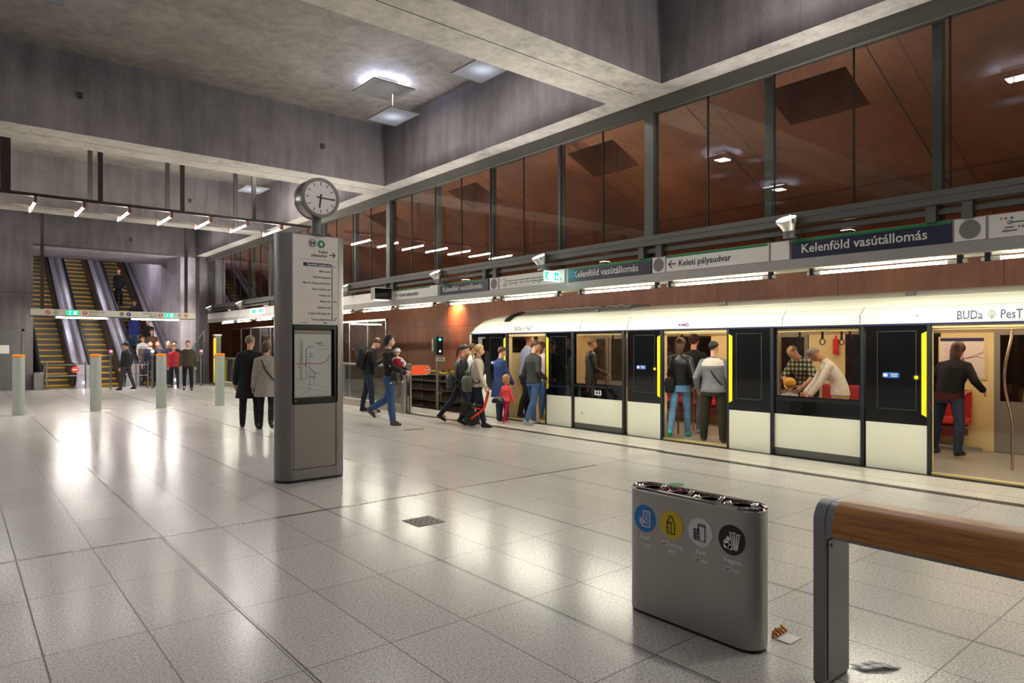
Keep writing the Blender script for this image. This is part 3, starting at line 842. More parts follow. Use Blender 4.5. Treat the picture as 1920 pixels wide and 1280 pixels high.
for x0, x1 in ((TX + .08, TX + .4), (FX - .36, FX)):
    s = 1 if x0 < TX + 1 else -1
    cv.prism([(x0 if s > 0 else x1, 1.8), (x1 if s > 0 else x0, 2.03), (x0 if s > 0 else x1, 2.03)], 'y', YT0, 11.6)
obj('ceiling_cove', cv, M_CEIL, train)
for x in (TX + .62, FX - .55):
    obj('light_strip', MB().box(x - .06, x + .06, YT0 + .2, 11.4, 2.008, 2.022), M_TSTRIP, train)
obj('cab_wall', MB().box(TX + .08, FX + .1, 11.55, 11.62, 0, 2.06), M_CREAM, train)
obj('cab_window_panel', MB().box(TX + .25, TX + 1.0, 11.535, 11.55, 1.45, 1.86), M_TDARK, train)
obj('cab_interior', MB().box(TX + .1, FX, 12.6, 12.66, .1, 1.86), M_BLACK, train)
# inside faces of the near side above and beside the doors
lin_ = MB().box(TX + .04, TX + .09, YT0, 11.6, 1.8, 2.04)
for a, b in OPEN:
    lin_.box(TX + .05, TX + .13, b, b + .07, 0, 1.82).box(TX + .05, TX + .13, a - .07, a, 0, 1.82)
for a, b in WIN: lin_.box(TX + .05, TX + .09, a - .7, b + .7, .02, .85)
obj('near_inner_panel', lin_, M_CREAM, train)

# near side: fixed fields, number and window
M_GASKET = mat('dark_gasket', (30, 34, 40), .4)
for i, (a, b) in enumerate(WIN):
    f = obj('window_field', MB().box(TX, TX + .03, a, b, .1, .6), M_TWHITE, train, .003)
    obj('window_band', MB().box(TX - .001, TX + .03, a, b, .6, .87).box(TX - .001, TX + .03, a, b, 1.845, 1.865).box(TX - .001, TX + .03, a, a + .03, .87, 1.845).box(TX - .001, TX + .03, b - .03, b, .87, 1.845), M_BLKGLOSS, f)
    obj('window_pane', MB().box(TX + .008, TX + .02, a + .03, b - .03, .87, 1.845), M_TINT, f)
    obj('lower_ledge', MB().box(TX - .006, TX + .02, a, b, .8, .845), mat('ledge_black', (22, 24, 26), .3), f)
    obj('foot_band', MB().box(TX + .005, TX + .03, a, b, .0, .1), mat('foot_band_grey', (96, 94, 88), .5), f)
    obj('gasket', MB().box(TX - .035, TX + .03, b, b + .05, 0, 1.87).box(TX - .035, TX + .03, a - .045, a, 0, 1.87), M_GASKET, f)
obj('fleet_number', text_mb('523', .125, .02, 'CENTER').move(facing_left(TX - .003, 8.72, .665)), mat('number_white', (240, 240, 240), .4), train)
k = obj('lock_cover', disc(.035).move(facing_left(TX - .001, 9.14, .3)), mat('lock_cover_grey', (214, 212, 196), .4), train)
obj('lock_pin', disc(.012).move(facing_left(TX - .004, 9.14, .3)), M_GREYM, k)

# sliding door leaves, all pushed open
def leaf(ya, yb, side):            # side +1: the opening lies on the low-Y side
    d = obj('door_leaf', MB().box(TX - .03, TX - .002, ya, yb, -.005, .6), M_TWHITE, train, .003)
    obj('door_glass', MB().box(TX - .031, TX - .002, ya, yb, .602, 1.86), M_BLKGLOSS, d)
    w0, w1 = ya + .14, yb - .14
    o = MB()
    for p in rrect(w1 - w0, .98, .02): pass
    for a, b, c, e in ((w0, w0 + .008, .78, 1.79), (w1 - .008, w1, .78, 1.79), (w0, w1, .78, .788), (w0, w1, 1.782, 1.79)): o.box(TX - .0325, TX - .031, a, b, c, e)
    obj('window_outline', o, mat('outline_grey', (62, 66, 64), .3), d)
    e0 = ya if side > 0 else yb
    obj('edge_seal', MB().box(TX - .035, TX + .03, e0 - .02, e0 + .02, -.005, 1.87), M_GASKET, d)
    g = -1 if side < 0 else 1
    y = e0 + g * .05
    obj('yellow_strip', MB().prism([(y - .028, .71), (y + .028, .74), (y + .028, 1.75), (y - .028, 1.78)] if g > 0 else [(y - .028, .74), (y + .028, .71), (y + .028, 1.78), (y - .028, 1.75)], 'x', TX - .043, TX - .03), mat('door_strip_yellow', (250, 236, 20), .4, emit=.05), d, label='bright yellow door edge strip')
    return d, e0
for i, (a, b) in enumerate(OPEN):
    hi = {10.14: 12.16}.get(a, b + .75); hi = min(hi, WIN[i - 1][0] - .045 if i else hi)
    lo = WIN[i][1] + .05 if i < len(WIN) else a - .75
    d, e = leaf(b, hi, 1)
    if True:
        bt = obj('door_button', disc(.045).move(facing_left(TX - .0315, e + .14, 1.2)), M_BLACK, d)
        obj('button_dot', disc(.024).move(facing_left(TX - .035, e + .14, 1.2)), mat('button_yellow', (235, 230, 20), .4, emit=.1), d)
        st = obj('notice_sticker', MB().prism([(q[0] + e + .44, q[1] + 1.22) for q in rrect(.21, .075, .03)], 'x', TX - .0325, TX - .031), mat('sticker_blue', (36, 86, 170), .4), d)
        s2 = MB(); s2.join(rect2(.05, .04, -.065, 0)); s2.join(rect2(.09, .012, .04, .012)); s2.join(rect2(.075, .012, .04, -.012))
        obj('sticker_mark', s2.move(facing_left(TX - .0327, e + .44, 1.22)), MATS['number_white'], d)
    leaf(lo, a, -1)
    obj('threshold', MB().box(TX - .012, TX + .08, a, b, .0, .022), mat('cream_threshold', (206, 192, 130), .5), train)
    obj('door_head', MB().box(TX + .02, TX + .09, a, b, 1.82, 1.87), M_CREAM, train)
obj('cab_window', MB().box(TX - .004, TX + .03, 12.2, 12.74, .95, 1.86), M_BLKGLOSS, train)
obj('cab_side', MB().box(TX, TX + .03, 12.17, 12.74, 0, .95), M_TWHITE, train)
obj('cab_mirror', MB().box(TX - .06, TX - .03, 12.28, 12.42, 1.42, 1.8).box(TX - .05, TX, 12.2, 12.28, 1.76, 1.8), M_GREYM, train, .006)

# city lettering on the cove, with a faint crest between the two words
def city(y, z, size, m):
    s = math.atan2(.05, .115); T = Matrix.Translation((TX + .0, y, z)) @ Matrix.Rotation(R(6), 4, 'Y') @ Matrix.Translation((-TX - 0, -y, -z))
    NW = Matrix.Diagonal((.74, 1, 1, 1))
    o = MB().join(text_mb('BUDa', size, .014).move(NW).move(facing_left(TX - .004, y, z))).join(text_mb('PesT', size, .014).move(NW).move(facing_left(TX - .004, y - size * 2.95, z)))
    obj('city_lettering', o.move(T), m, train)
    c = MB(); yy = y - size * 2.4
    for k in range(-3, 4):
        c.join(stroke([(0, 0), (k * size * .11, size * (.75 - .04 * k * k))], size * .035).move(facing_left(TX - .003, yy, z)))
    c.join(disc(size * .26, 16, size * .2).move(facing_left(TX - .003, yy, z + size * .35)))
    obj('crest', c.move(T), mat('crest_grey', (168, 166, 160), .5), train)
city(2.82, 1.92, .15, mat('lettering_grey_blue', (72, 76, 112), .5))
city(11.18, 1.925, .13, mat('lettering_pale_grey', (84, 84, 96), .5))
m = MB().join(disc(.035, 20, .02)).join(disc(.008, 10)).join(rect2(.135, .034, -.1, .0)).move(facing_left(TX - .002, 6.72, 1.95))
obj('operator_badge', m, mat('badge_purple', (108, 66, 140), .5), train)
obj('badge_lettering', text_mb('bkk', .028, .02, 'CENTER').move(facing_left(TX - .0045, 6.83, 1.941)), M_TWHITE, train)

# ---- seats
def bench(x, y0, y1, face, top=.93):        # face -1 looks towards the platform
    n = int(round((y1 - y0) / .5)); w = (y1 - y0) / n
    for i in range(n):
        a, b = y0 + w * i + .01, y0 + w * (i + 1) - .01
        p = [(0, .4), (.44, .42), (.46, .46), (.1, .46), (.05, .5), (.02, top - .03), (-.03, top), (-.05, top - .05)]
        s = obj('seat', MB().prism([(x + face * q[0], q[1]) for q in p], 'y', a, b), M_SEAT, train, .012)
    obj('seat_support', MB().box(x - .02, x + face * .4, y0 + .05, y1 - .05, .24, .4), mat('dark_red_support', (96, 14, 16), .5), train)
    for y, s in ((y0, 1), (y1, -1)):
        obj('seat_rail', MB().tube([(x + face * .02, y, .92), (x + face * .3, y, .9), (x + face * .46, y, .8), (x + face * .5, y, .6), (x + face * .46, y, .4), (x + face * .1, y, .36)], .016, 8), M_POLE, train)
for a, b in ((3.38, 5.68), (7.48, 9.88), (-.75, 1.55)):
    bench(FX - .02, a, b, -1); bench(TX + .12, a, b, 1, .84)
obj('floor_trim', MB().box(FX - .05, FX, 3.25, 5.8, .015, .06), M_CHROME, train)

# ---- poles, rails, straps
def pole(x, y, curved=False):
    pts = [(x, y, FZ), (x, y, .5)] + [(x - .1 * math.sin(math.pi * q / 14) ** 1.5, y + .06 * math.sin(math.pi * q / 14) ** 1.5, .6 + 1.2 * q / 14) for q in range(15)] + [(x, y, 1.9), (x, y, 2.02)] if curved else [(x, y, FZ), (x, y, 2.02)]
    o = MB().tube(pts, .017, 10)
    obj('grab_pole', o, M_POLE, train)
pole(TX + 1.29, 3.55); pole(TX + 1.0, 2.5, True); pole(TX + 1.6, 5.95); pole(TX + 1.29, 7.5); pole(TX + 1.29, 9.7)
pole(TX + .62, 5.8); pole(TX + .62, 3.3); pole(TX + .62, 7.35)
for x in (TX + .62, FX - .55):
    obj('ceiling_rail', MB().tube([(x, 9.9, 2.02), (x, 9.75, 1.9), (x, 9.6, 1.87), (x, 7.7, 1.87), (x, 7.5, 1.93), (x, 7.4, 2.02)], .015, 8), M_POLE, train)
    obj('ceiling_rail', MB().tube([(x, 5.75, 2.02), (x, 5.6, 1.9), (x, 5.45, 1.87), (x, 3.6, 1.87), (x, 3.4, 1.93), (x, 3.3, 2.02)], .015, 8), M_POLE, train)
    for y in (8.9, 8.3, 5.1, 4.75, 4.35, 3.9):
        h = obj('strap_handle', MB().box(x - .012, x + .012, y - .014, y + .014, 1.7, 1.885), M_BLACK, train)
        obj('strap_ring', MB().tube([(x, y + .04 * math.sin(t), 1.66 + .045 * math.cos(t)) for t in [2 * math.pi * k / 12 for k in range(13)]], .008, 6), M_BLACK, h)
# ---- network map on the far wall and small notices
mp = obj('network_map', MB().box(FX - .015, FX, 3.2, 3.84, 1.08, 1.74), mat('map_frame_cream', (214, 196, 150), .4), train, .006)
obj('map_sheet', MB().box(FX - .02, FX - .014, 3.23, 3.81, 1.11, 1.72), mat('map_paper', (224, 206, 198), .5), mp)
obj('map_title', MB().box(FX - .023, FX - .019, 3.23, 3.81, 1.67, 1.72), mat('map_title_navy', (46, 34, 84), .5), mp)
rr = random.Random(5); ml = MB(); mb2 = MB(); mg = MB()
for k in range(16):
    a = rr.uniform(0, 6.28); p = [(0, 0)]
    for s in range(4):
        a += rr.uniform(-.6, .6); p.append((max(-.27, min(.27, p[-1][0] + .085 * math.cos(a))), max(-.26, min(.22, p[-1][1] + .085 * math.sin(a)))))
    (ml, mb2, mg)[k % 3].join(stroke(p, .004).move(facing_left(FX - .0215, 3.5, 1.4)))
obj('map_line', ml, mat('map_red', (190, 70, 70), .5), mp); obj('map_line', mb2, mat('map_blue', (90, 90, 130), .5), mp); obj('map_line', mg, mat('map_brown', (150, 110, 100), .5), mp)
ex = obj('extinguisher', MB().cyl((FX - .06, 5.42, 1.45), (FX - .06, 5.42, 1.72), .05, 14).cyl((FX - .06, 5.42, 1.72), (FX - .06, 5.42, 1.78), .02, 8), M_RED, train)
obj('line_strip', MB().box(TX + .095, TX + .105, 1.9, 3.0, 1.9, 2.0), M_SIGNW, train)

# ================================================================= information pillar with clock
kx, ky = 3.3, 7.63
pil = thing('information_pillar', 'tall grey metal information pillar with line list and network map', 'information pillar', (kx, ky + .18, 0))
def lens(x0, x1, y0, y1, bulge, n=9):
    ym, h = (y0 + y1) / 2, (y1 - y0) / 2
    p = [(x0 - bulge * math.sin(math.pi * k / n), ym - h * math.cos(math.pi * k / n)) for k in range(n + 1)]
    p = [(x0, y0)] + p[1:-1] + [(x0, y1)]
    q = [(x1 + bulge * math.sin(math.pi * k / n), ym + h * math.cos(math.pi * k / n)) for k in range(n + 1)]
    return p + [(x1, y1)] + q[1:-1] + [(x1, y0)]
M_PILLAR = mat('pillar_grey_metal', (132, 128, 126), .38, .55, .04, 3)
FL, FR = kx - .285, kx + .285
shape = lens(FL, FR, ky, ky + .36, .13)
# body with a recess in front for sign and map case: two rounded ends and a back core
body = MB()
endL = [p for p in shape if p[0] <= FL + 1e-6]; endR = [p for p in shape if p[0] >= FR - 1e-6]
body.prism(endL + [(FL + .02, ky + .36), (FL + .02, ky)], 'z', .03, 2.9).prism([(FR - .02, ky), (FR - .02, ky + .36)] + endR[::1], 'z', .03, 2.9)
body.box(FL + .02, FR - .02, ky + .05, ky + .36, .03, 2.9)
obj('body', body, M_PILLAR, pil)
obj('plinth', MB().prism([(kx + (x - kx) * .985, ky + .18 + (y - ky - .18) * .97) for x, y in shape], 'z', 0, .03), M_BLACK, pil)
obj('base_panel', MB().box(FL + .02, FR - .02, ky, ky + .05, .03, .15), M_PILLAR, pil, .002)
obj('service_panel', MB().box(FL + .026, FR - .026, ky + .004, ky + .05, .156, .91), mat('service_panel_grey', (140, 134, 128), .4, .5, .03, 3), pil, .002)
obj('top_cap', MB().prism(shape, 'z', 2.9, 2.915), M_PILLAR, pil)
sg = obj('line_list_panel', MB().box(FL + .004, FR - .004, ky - .006, ky + .05, 1.85, 2.905), mat('pillar_sign_white', (206, 198, 194), .45, 0, .015, 3), pil, .002)
yf = ky - .007
def fr(x, z): return facing_near(x, yf, z)
obj('rule_line', rect2(FR - FL - .01, .003).move(fr(kx, 2.62)), mat('rule_grey', (150, 144, 142), .5), sg)
obj('metro_ring', disc(.047, 28, .04).move(fr(kx - .04, 2.815)), M_INK, sg)
obj('metro_letter', stroke([(-.022, -.022), (-.022, .022), (0, -.004), (.022, .022), (.022, -.022)], .009).join(stroke([(-.012, .0), (-.012, -.022)], .006)).join(stroke([(.012, .0), (.012, -.022)], .006)).move(fr(kx - .04, 2.815)), M_INK, sg)
obj('line_badge', disc(.047).move(fr(kx + .068, 2.812)), M_GREEN, sg)
obj('line_digit', text_mb('4', .068, .02, 'CENTER').move(facing_near(kx + .068, yf - .002, 2.789)), M_SIGNW, sg)
obj('terminus_text', text_mb('Keleti', .048, .016, 'RIGHT').join(text_mb('pályaudvar', .048, .016, 'RIGHT').move(Matrix.Translation((0, -.045, 0)))).move(fr(kx + .15, 2.705)), M_INK, sg)
obj('arrow', stroke([(0, 0), (.07, 0)], .011).join(stroke([(.04, .03), (.072, 0), (.04, -.03)], .011)).move(fr(kx + .175, 2.69)), M_INK, sg)
obj('line_bar', rect2(.009, .68).move(fr(kx + .205, 2.235)), M_GREEN, sg)
x = MB(); tk = MB()
for k, s in enumerate(STOPS[::-1]):
    z = 2.55 - .072 * k
    if k: x.join(text_mb(s, .034, .008, 'RIGHT').move(fr(kx + .185, z)))
    tk.join(rect2(.022, .005).move(fr(kx + .205, z + .011)))
obj('stop_names', x, M_INK, sg); obj('stop_ticks', tk, M_GREEN, sg)
obj('current_stop', rect2(.345, .04).move(fr(kx + .02, 2.562)), M_NAVY, sg)
obj('current_stop_name', text_mb('Kelenföld vasútállomás', .031, .01, 'RIGHT').move(facing_near(kx + .182, yf - .002, 2.552)), M_SIGNW, sg)
for dx, z, m in ((.235, 2.553, MATS['metro_blue']), (.235, 2.13, MATS['metro_blue']), (.255, 2.13, MATS['tram_grey']), (.235, 1.925, MATS['tram_grey']), (.255, 1.928, M_RED), (.235, 1.905, MATS['metro_blue'])):
    obj('transfer_dot', disc(.009, 12).move(fr(kx + dx, z)), m, sg)
obj('small_print', text_mb('2014 03 28', .018, 0).move(fr(kx - .18, 1.868)).join(text_mb('BKK', .024, .03).move(fr(kx + .1, 1.866))), M_INK, sg)
cs = obj('map_case', MB().box(FL + .002, FL + .03, ky + .0, ky + .06, .92, 1.845).box(FR - .045, FR - .002, ky + .0, ky + .06, .92, 1.845).box(FL + .03, FR - .045, ky + .0, ky + .06, .92, .985).box(FL + .03, FR - .045, ky + .0, ky + .06, 1.8, 1.845).box(FL + .03, FR - .045, ky + .045, ky + .06, .985, 1.8), mat('case_black', (20, 19, 17), .3), pil)
mpz = obj('map_sheet', MB().box(FL + .03, FR - .07, ky + .035, ky + .045, .99, 1.74), mat('map_sheet_white', (206, 206, 200), .5), cs)
obj('map_header', MB().box(FL + .03, FR - .07, ky + .03, ky + .045, 1.745, 1.785), mat('map_header_beige', (170, 160, 136), .5), cs)
mx0, mz0 = FL + .03, 1.0
def mpt(pts, w): return stroke([(p[0], p[1]) for p in pts], w).move(facing_near(mx0, ky + .034, mz0))
red = mpt([(.04, .39), (.16, .39), (.34, .385), (.41, .42), (.46, .49)], .007).join(mpt([(.155, .39), (.155, .2)], .004)).join(mpt([(.1, .64), (.1, .4)], .003))
blu = mpt([(.14, .36), (.155, .42), (.155, .56), (.2, .59), (.24, .59)], .006).join(mpt([(.18, .36), (.27, .27), (.34, .27)], .006))
gry = MB()
for p in ([(.08, .7), (.08, .2)], [(.09, .5), (.09, .2)], [(.2, .3), (.2, .16)], [(.25, .3), (.25, .15)], [(.27, .27), (.27, .2)], [(0, .12), (.15, .1), (.43, .04)], [(.2, .14), (.2, .09), (.15, .05), (.08, .02)], [(0, .17), (.1, .16), (.43, .1)], [(.26, .6), (.43, .6)], [(.26, .56), (.43, .56)]): gry.join(mpt(p, .003))
yel = mpt([(.11, .68), (.11, .2)], .006).join(mpt([(.2, .55), (.2, .4)], .005))
for nm, q, m in (('map_line', red, mat('map_line_red', (176, 74, 82), .5)), ('map_line', blu, mat('map_line_blue', (84, 88, 140), .5)), ('map_line', gry, mat('map_line_grey', (132, 130, 126), .5)), ('map_line', yel, mat('map_line_olive', (182, 178, 130), .5))): obj(nm, q, m, cs)
gs = MB(); rr = random.Random(3)
for k in range(26):
    a, b = rr.choice([(.05, .2), (.05, .35), (.17, .42), (.16, .5), (.3, .62), (.3, .65), (.2, .25)]); gs.join(rect2(rr.uniform(.02, .05), .005, a + rr.uniform(-.01, .06), b + rr.uniform(-.03, .03)).move(facing_near(mx0, ky + .0335, mz0)))
obj('map_names', gs, mat('map_name_grey', (120, 118, 124), .5), cs)
obj('map_glass', MB().box(FL + .03, FR - .045, ky + .004, ky + .01, .985, 1.8), M_CASE, cs)
obj('lock', disc(.008, 12).move(facing_near(FL + .045, ky - .001, .953)), M_CHROME, cs)

clk = thing('station_clock', 'round two-faced station clock reading quarter past six on the pillar', 'clock', (3.33, 7.67, 2.915))
cz, cy0, cy1, cx = 3.35, 7.545, 7.79, 3.33
obj('pole', MB().cyl((cx, 7.67, 2.915), (cx, 7.67, 3.14), .058, 20), M_GREYM, clk)
obj('pole_foot', MB().cyl((cx, 7.67, 2.915), (cx, 7.67, 2.93), .1, 20), M_GREYM, clk)
ring = []
obj('drum', MB().lathe([(.2, cy0 + .004), (.232, cy0), (.236, cy0 + .02), (.225, cy0 + .04), (.225, cy1 - .04), (.236, cy1 - .02), (.232, cy1), (.2, cy1 - .004)][::-1], (cx, 0, cz), 48, 0, 'y').move(Matrix.Identity(4)) if False else
    MB().loft([[(cx + r * math.cos(2 * math.pi * k / 48), y, cz + r * math.sin(2 * math.pi * k / 48)) for k in range(48)] for r, y in ((.2, cy0 + .006), (.222, cy0), (.236, cy0 + .012), (.236, cy0 + .03), (.226, cy0 + .04), (.226, cy1 - .04), (.236, cy1 - .03), (.236, cy1 - .012), (.222, cy1), (.2, cy1 - .006))]), [M_STEEL], clk)
obj('rim', MB().loft([[(cx + r * math.cos(2 * math.pi * k / 48), y, cz + r * math.sin(2 * math.pi * k / 48)) for k in range(48)] for r, y in ((.196, cy0 + .002), (.2, cy0 - .004), (.234, cy0 - .002), (.238, cy0 + .03), (.2, cy0 + .03), (.196, cy0 + .002))], 0, False), M_GREYM, clk)
fc = obj('clock_face', MB().loft([[(cx + .2 * math.cos(2 * math.pi * k / 48), y, cz + .2 * math.sin(2 * math.pi * k / 48)) for k in range(48)] for y in (cy0 + .003, cy0 + .008)]), mat('clock_face_white', (214, 208, 206), .4), clk)
hm = MB()
for k in range(12):
    a = R(30 * k); hm.join(stroke([(.145 * math.sin(a), .145 * math.cos(a)), (.182 * math.sin(a), .182 * math.cos(a))], .008).move(facing_near(cx, cy0 + .002, cz)))
obj('hour_marks', hm, M_INK, fc)
a6, a3 = R(187), R(93)
obj('hour_hand', stroke([(-.035 * math.sin(a6), -.035 * math.cos(a6)), (.115 * math.sin(a6), .115 * math.cos(a6))], .02).move(facing_near(cx, cy0 + .001, cz)), M_INK, fc)
obj('minute_hand', stroke([(-.045 * math.sin(a3), -.045 * math.cos(a3)), (.17 * math.sin(a3), .17 * math.cos(a3))], .014).move(facing_near(cx, cy0 - .001, cz)), M_INK, fc)
obj('back_face', MB().loft([[(cx + .2 * math.cos(2 * math.pi * k / 48), y, cz + .2 * math.sin(2 * math.pi * k / 48)) for k in range(48)] for y in (cy1 - .008, cy1 - .001)]), MATS['clock_face_white'], clk)

# ================================================================= recycling bin
bx, by0, by1, br, bh = 3.255, 1.95, 2.615, .1, .74
rb = thing('recycling_bin', 'brushed steel recycling bin with four round coloured stickers', 'bin', (bx, (by0 + by1) / 2, 0))
def stadium(r, n=12):
    return [(bx + r * math.cos(math.pi + math.pi * k / n), by0 + r * math.sin(math.pi + math.pi * k / n)) for k in range(n + 1)] + [(bx + r * math.cos(math.pi * k / n), by1 + r * math.sin(math.pi * k / n)) for k in range(n + 1)]
M_BIN = mat('bin_brushed_steel', (168, 165, 160), .4, .75, .06, 3, stretch=(1, 1, .1))
obj('body', MB().loft([[(x, y, z) for x, y in stadium(r)] for r, z in ((br, .018), (br, bh))]), M_BIN, rb, 0, 30)
obj('foot', MB().loft([[(x, y, z) for x, y in stadium(br - .006)] for z in (0, .02)]), M_BLACK, rb)
hood = MB().loft([[(x, y, z) for x, y in stadium(r)] for r, z in ((br - .002, bh - .01), (br + .003, bh), (br - .002, bh + .012), (br - .014, bh + .016), (br - .02, bh + .006))], 0, False)
obj('chrome_rim', hood, M_CHROME, rb)
for k in range(4):
    c = by1 - .03 - .2 * k
    o = obj('opening_ring', MB().loft([[(bx + r * math.cos(t), c + r * math.sin(t), z) for t in [2 * math.pi * q / 28 for q in range(28)]] for r, z in ((.086, bh + .004), (.084, bh + .014), (.075, bh + .012), (.062, bh - .02), (.056, bh - .05))], 0, False), M_CHROME, rb)
    obj('opening_well', MB().loft([[(bx + r * math.cos(t), c + r * math.sin(t), z) for t in [2 * math.pi * q / 24 for q in range(24)]] for r, z in ((.06, bh - .05), (.05, bh + .001), (.0, bh + .001))], 0, False), mat('well_brown', (46, 26, 22), .6), o)
dk = MB().loft([[(x, y, z) for x, y in stadium(br - .015)] for z in (bh - .004, bh + .001)])
obj('deck', dk, M_CHROME, rb)
fx = bx - br
def bf(y, z, d=.0): return facing_left(fx - .0008 - d, y, z)
cols = [(M_BLUE, 'Papír', 'Paper'), (mat('sticker_yellow', (205, 178, 0), .45), 'Műanyag', 'PET'), (mat('sticker_pale', (206, 204, 212), .45), 'Fém', 'Metal'), (mat('sticker_black', (18, 17, 20), .45), 'Vegyes', 'Mixed')]
M_BTXT = mat('bin_lettering_grey', (226, 226, 230), .5)
ICON_W, ICON_N = M_SIGNW, M_INK
for k, (m, a, b) in enumerate(cols):
    y = 2.562 - .193 * k
    st = obj('sticker', disc(.079, 36).move(bf(y, .575)), m, rb, label=['blue paper sticker', 'yellow plastic sticker', 'pale metal sticker', 'black mixed waste sticker'][k])
    g = MB()
    if k == 0:
        for p in ([(-.01, .045), (.04, .045), (.04, -.045), (-.02, -.045)], [(-.01, .045), (-.01, .0)]): g.join(stroke(p, .006))
        for q in range(6): g.join(rect2(.032, .004, .016, .032 - q * .012))
        for q in range(5): g.join(rect2(.014, .013, -.03 + .012 * (q % 3), -.005 - .014 * (q // 2) - .006 * (q % 2)))
    elif k == 1:
        g.join(stroke([(-.012, .05), (.004, .05), (.006, .04), (.022, .01), (.022, -.05), (-.03, -.05), (-.03, .012), (-.014, .04), (-.012, .05)], .005))
        for p in ([(-.03, .012), (0, .014), (0, -.05)], [(-.03, .012), (-.014, .004), (0, .014)], [(-.028, -.016), (-.008, -.02)], [(-.028, -.034), (-.008, -.038)]): g.join(stroke(p, .004))
    elif k == 2:
        for p in ([(-.012, .03), (-.012, .004), (-.012, .038), (.0, .044), (.03, .042), (.03, -.048), (-.04, -.042), (-.04, .012), (-.008, .014), (-.006, -.042)], [(-.012, .036), (.03, .034)], [(-.03, .012), (-.03, -.042)], [(-.018, .012), (-.018, -.042)], [(-.04, -.01), (-.006, -.012)], [(-.04, -.026), (-.006, -.03)]): g.join(stroke(p, .0045))
    else:
        for p in ([(-.012, .038), (.05, .034)], [(.016, .044), (.022, .036)], [(-.006, .03), (.008, -.046), (.034, -.048), (.046, .028)], [(.008, .026), (.016, -.04)], [(.02, .026), (.022, -.04)], [(.032, .026), (.029, -.04)]): g.join(stroke(p, .006))
        for cxx, cyy, r in ((-.03, -.018, .017), (-.034, -.036, .013), (-.016, -.034, .016), (-.02, .004, .012), (-.006, -.042, .012)): g.join(disc(r, 14).move(Matrix.Translation((cxx, cyy, 0))))
    obj('sticker_drawing', g.move(bf(y, .575, .002)), ICON_W if k in (0, 3) else ICON_N, st)
    obj('lettering', text_mb(a, .04, .012, 'CENTER').join(text_mb(b, .036, .006, 'CENTER', 1, .2).move(Matrix.Translation((0, -.042, 0)))).move(bf(y - .005, .452)), M_BTXT, rb)
for k, (y, m, lab) in enumerate(((2.45, M_RED, 'small red candy wrapper lying on the chrome bin rim'), (2.36, mat('wrapper_magenta', (190, 30, 120), .4), 'small magenta wrapper lying on the chrome bin rim'))):
    w = MB().ball((bx - .035, y, bh + .022), (.014, .016, .012), 10)
    tag(obj('wrapper', w, m), lab, 'wrapper')

# ================================================================= bench (leaning rail)
lx0, lx1, ly0, ly1, lz = 3.13, 3.38, 1.476, 1.535, .865
bn = thing('bench', 'grey metal bench frame with a long rounded wooden seat rail', 'bench', ((lx0 + lx1) / 2, ly1, 0))
def dome(x0, x1, z0, z1, r=.095, n=7):
    p = [(x0, z0)] + [(x0 + r - r * math.cos(math.pi / 2 * k / n), z1 - r + r * math.sin(math.pi / 2 * k / n)) for k in range(n + 1)]
    return p + [(x1 - r + r * math.sin(math.pi / 2 * k / n), z1 - r + r * math.cos(math.pi / 2 * k / n)) for k in range(n + 1)] + [(x1, z0)]
M_BENCH = mat('bench_grey_metal', (126, 126, 130), .4, .6, .05, 3)
def wood():
    g = NG('bench_wood')
    P, x, y, z = g.xyz()
    n = g.noise(g.scaled(P, (18, 1.2, 18)), 2.2, 6, .65)
    w = g.noise(g.scaled(P, (60, 3, 60)), 2, 3)
    col = g.ramp(g.math('ADD', g.math('MULTIPLY', n, .7), g.math('MULTIPLY', w, .3)), [(.3, lin((118, 74, 32))), (.5, lin((168, 112, 54))), (.7, lin((196, 140, 76)))])
    g.put(g.b.inputs['Base Color'], col); g.b.inputs['Roughness'].default_value = .42
    return g.m
M_WOOD = wood()
for ya, yb in ((ly0, ly1), (-.46, -.4)):
    leg = obj('leg', MB().prism(dome(lx0, lx1, .012, lz), 'y', ya, yb), M_BENCH, bn, .004)
    obj('foot_pad', MB().box(lx0 + .01, lx1 - .01, ya + .005, yb - .005, 0, .014), M_BLACK, leg)
obj('end_cap', MB().prism(dome(lx0 + .001, lx1 - .001, .71, lz - .001), 'y', ly0 - .035, ly0), M_BENCH, bn, .002)
obj('wooden_rail', MB().prism(dome(lx0 - .004, lx1 + .004, .716, lz + .004), 'y', -.4, ly0 - .035), M_WOOD, bn, .002)
obj('under_plate', MB().box(lx0 + .01, lx1 - .01, -.4, ly0 - .03, .7, .716), M_BENCH, bn)
obj('inner_cover', MB().box(lx0 + .02, lx1 - .02, ly0 - .006, ly0, .03, .69), M_BENCH, bn, .002)
obj('screw', MB().cyl((lx0 + .05, ly0 - .008, .66), (lx0 + .05, ly0 - .004, .66), .008, 10), M_BLACK, bn)

# litter on the floor, drain, sticker
pp = MB(); rr = random.Random(4)
g = [[(3.43 + .042 * i + .01 * rr.random(), 1.43 - .026 * i + .035 * j - .01 * rr.random(), .004 + .022 * rr.random() * (1 if 0 < i < 4 else .3)) for i in range(5)] for j in range(3)]
for j in range(2):
    for i in range(4): pp.add([g[j][i], g[j][i + 1], g[j + 1][i + 1], g[j + 1][i]], [(0, 1, 2, 3)])
po = obj('paper_scrap', pp, mat('scrap_white', (240, 240, 238), .7)); s = po.modifiers.new('t', 'SOLIDIFY'); s.thickness = .002
tag(po, 'crumpled white paper scrap on the floor at the bench leg', 'paper')
oc = MB()
for k in range(4): oc.tube([(3.44 + .03 * k, 1.91 + .015 * math.sin(k), .006), (3.46 + .03 * k, 1.92, .03 + .008 * (k % 2)), (3.48 + .03 * k, 1.9, .008)], .008, 6)
tag(obj('orange_peel', oc, mat('peel_orange', (206, 130, 50), .6)), 'curl of orange peel on the floor behind the steel bin', 'litter')
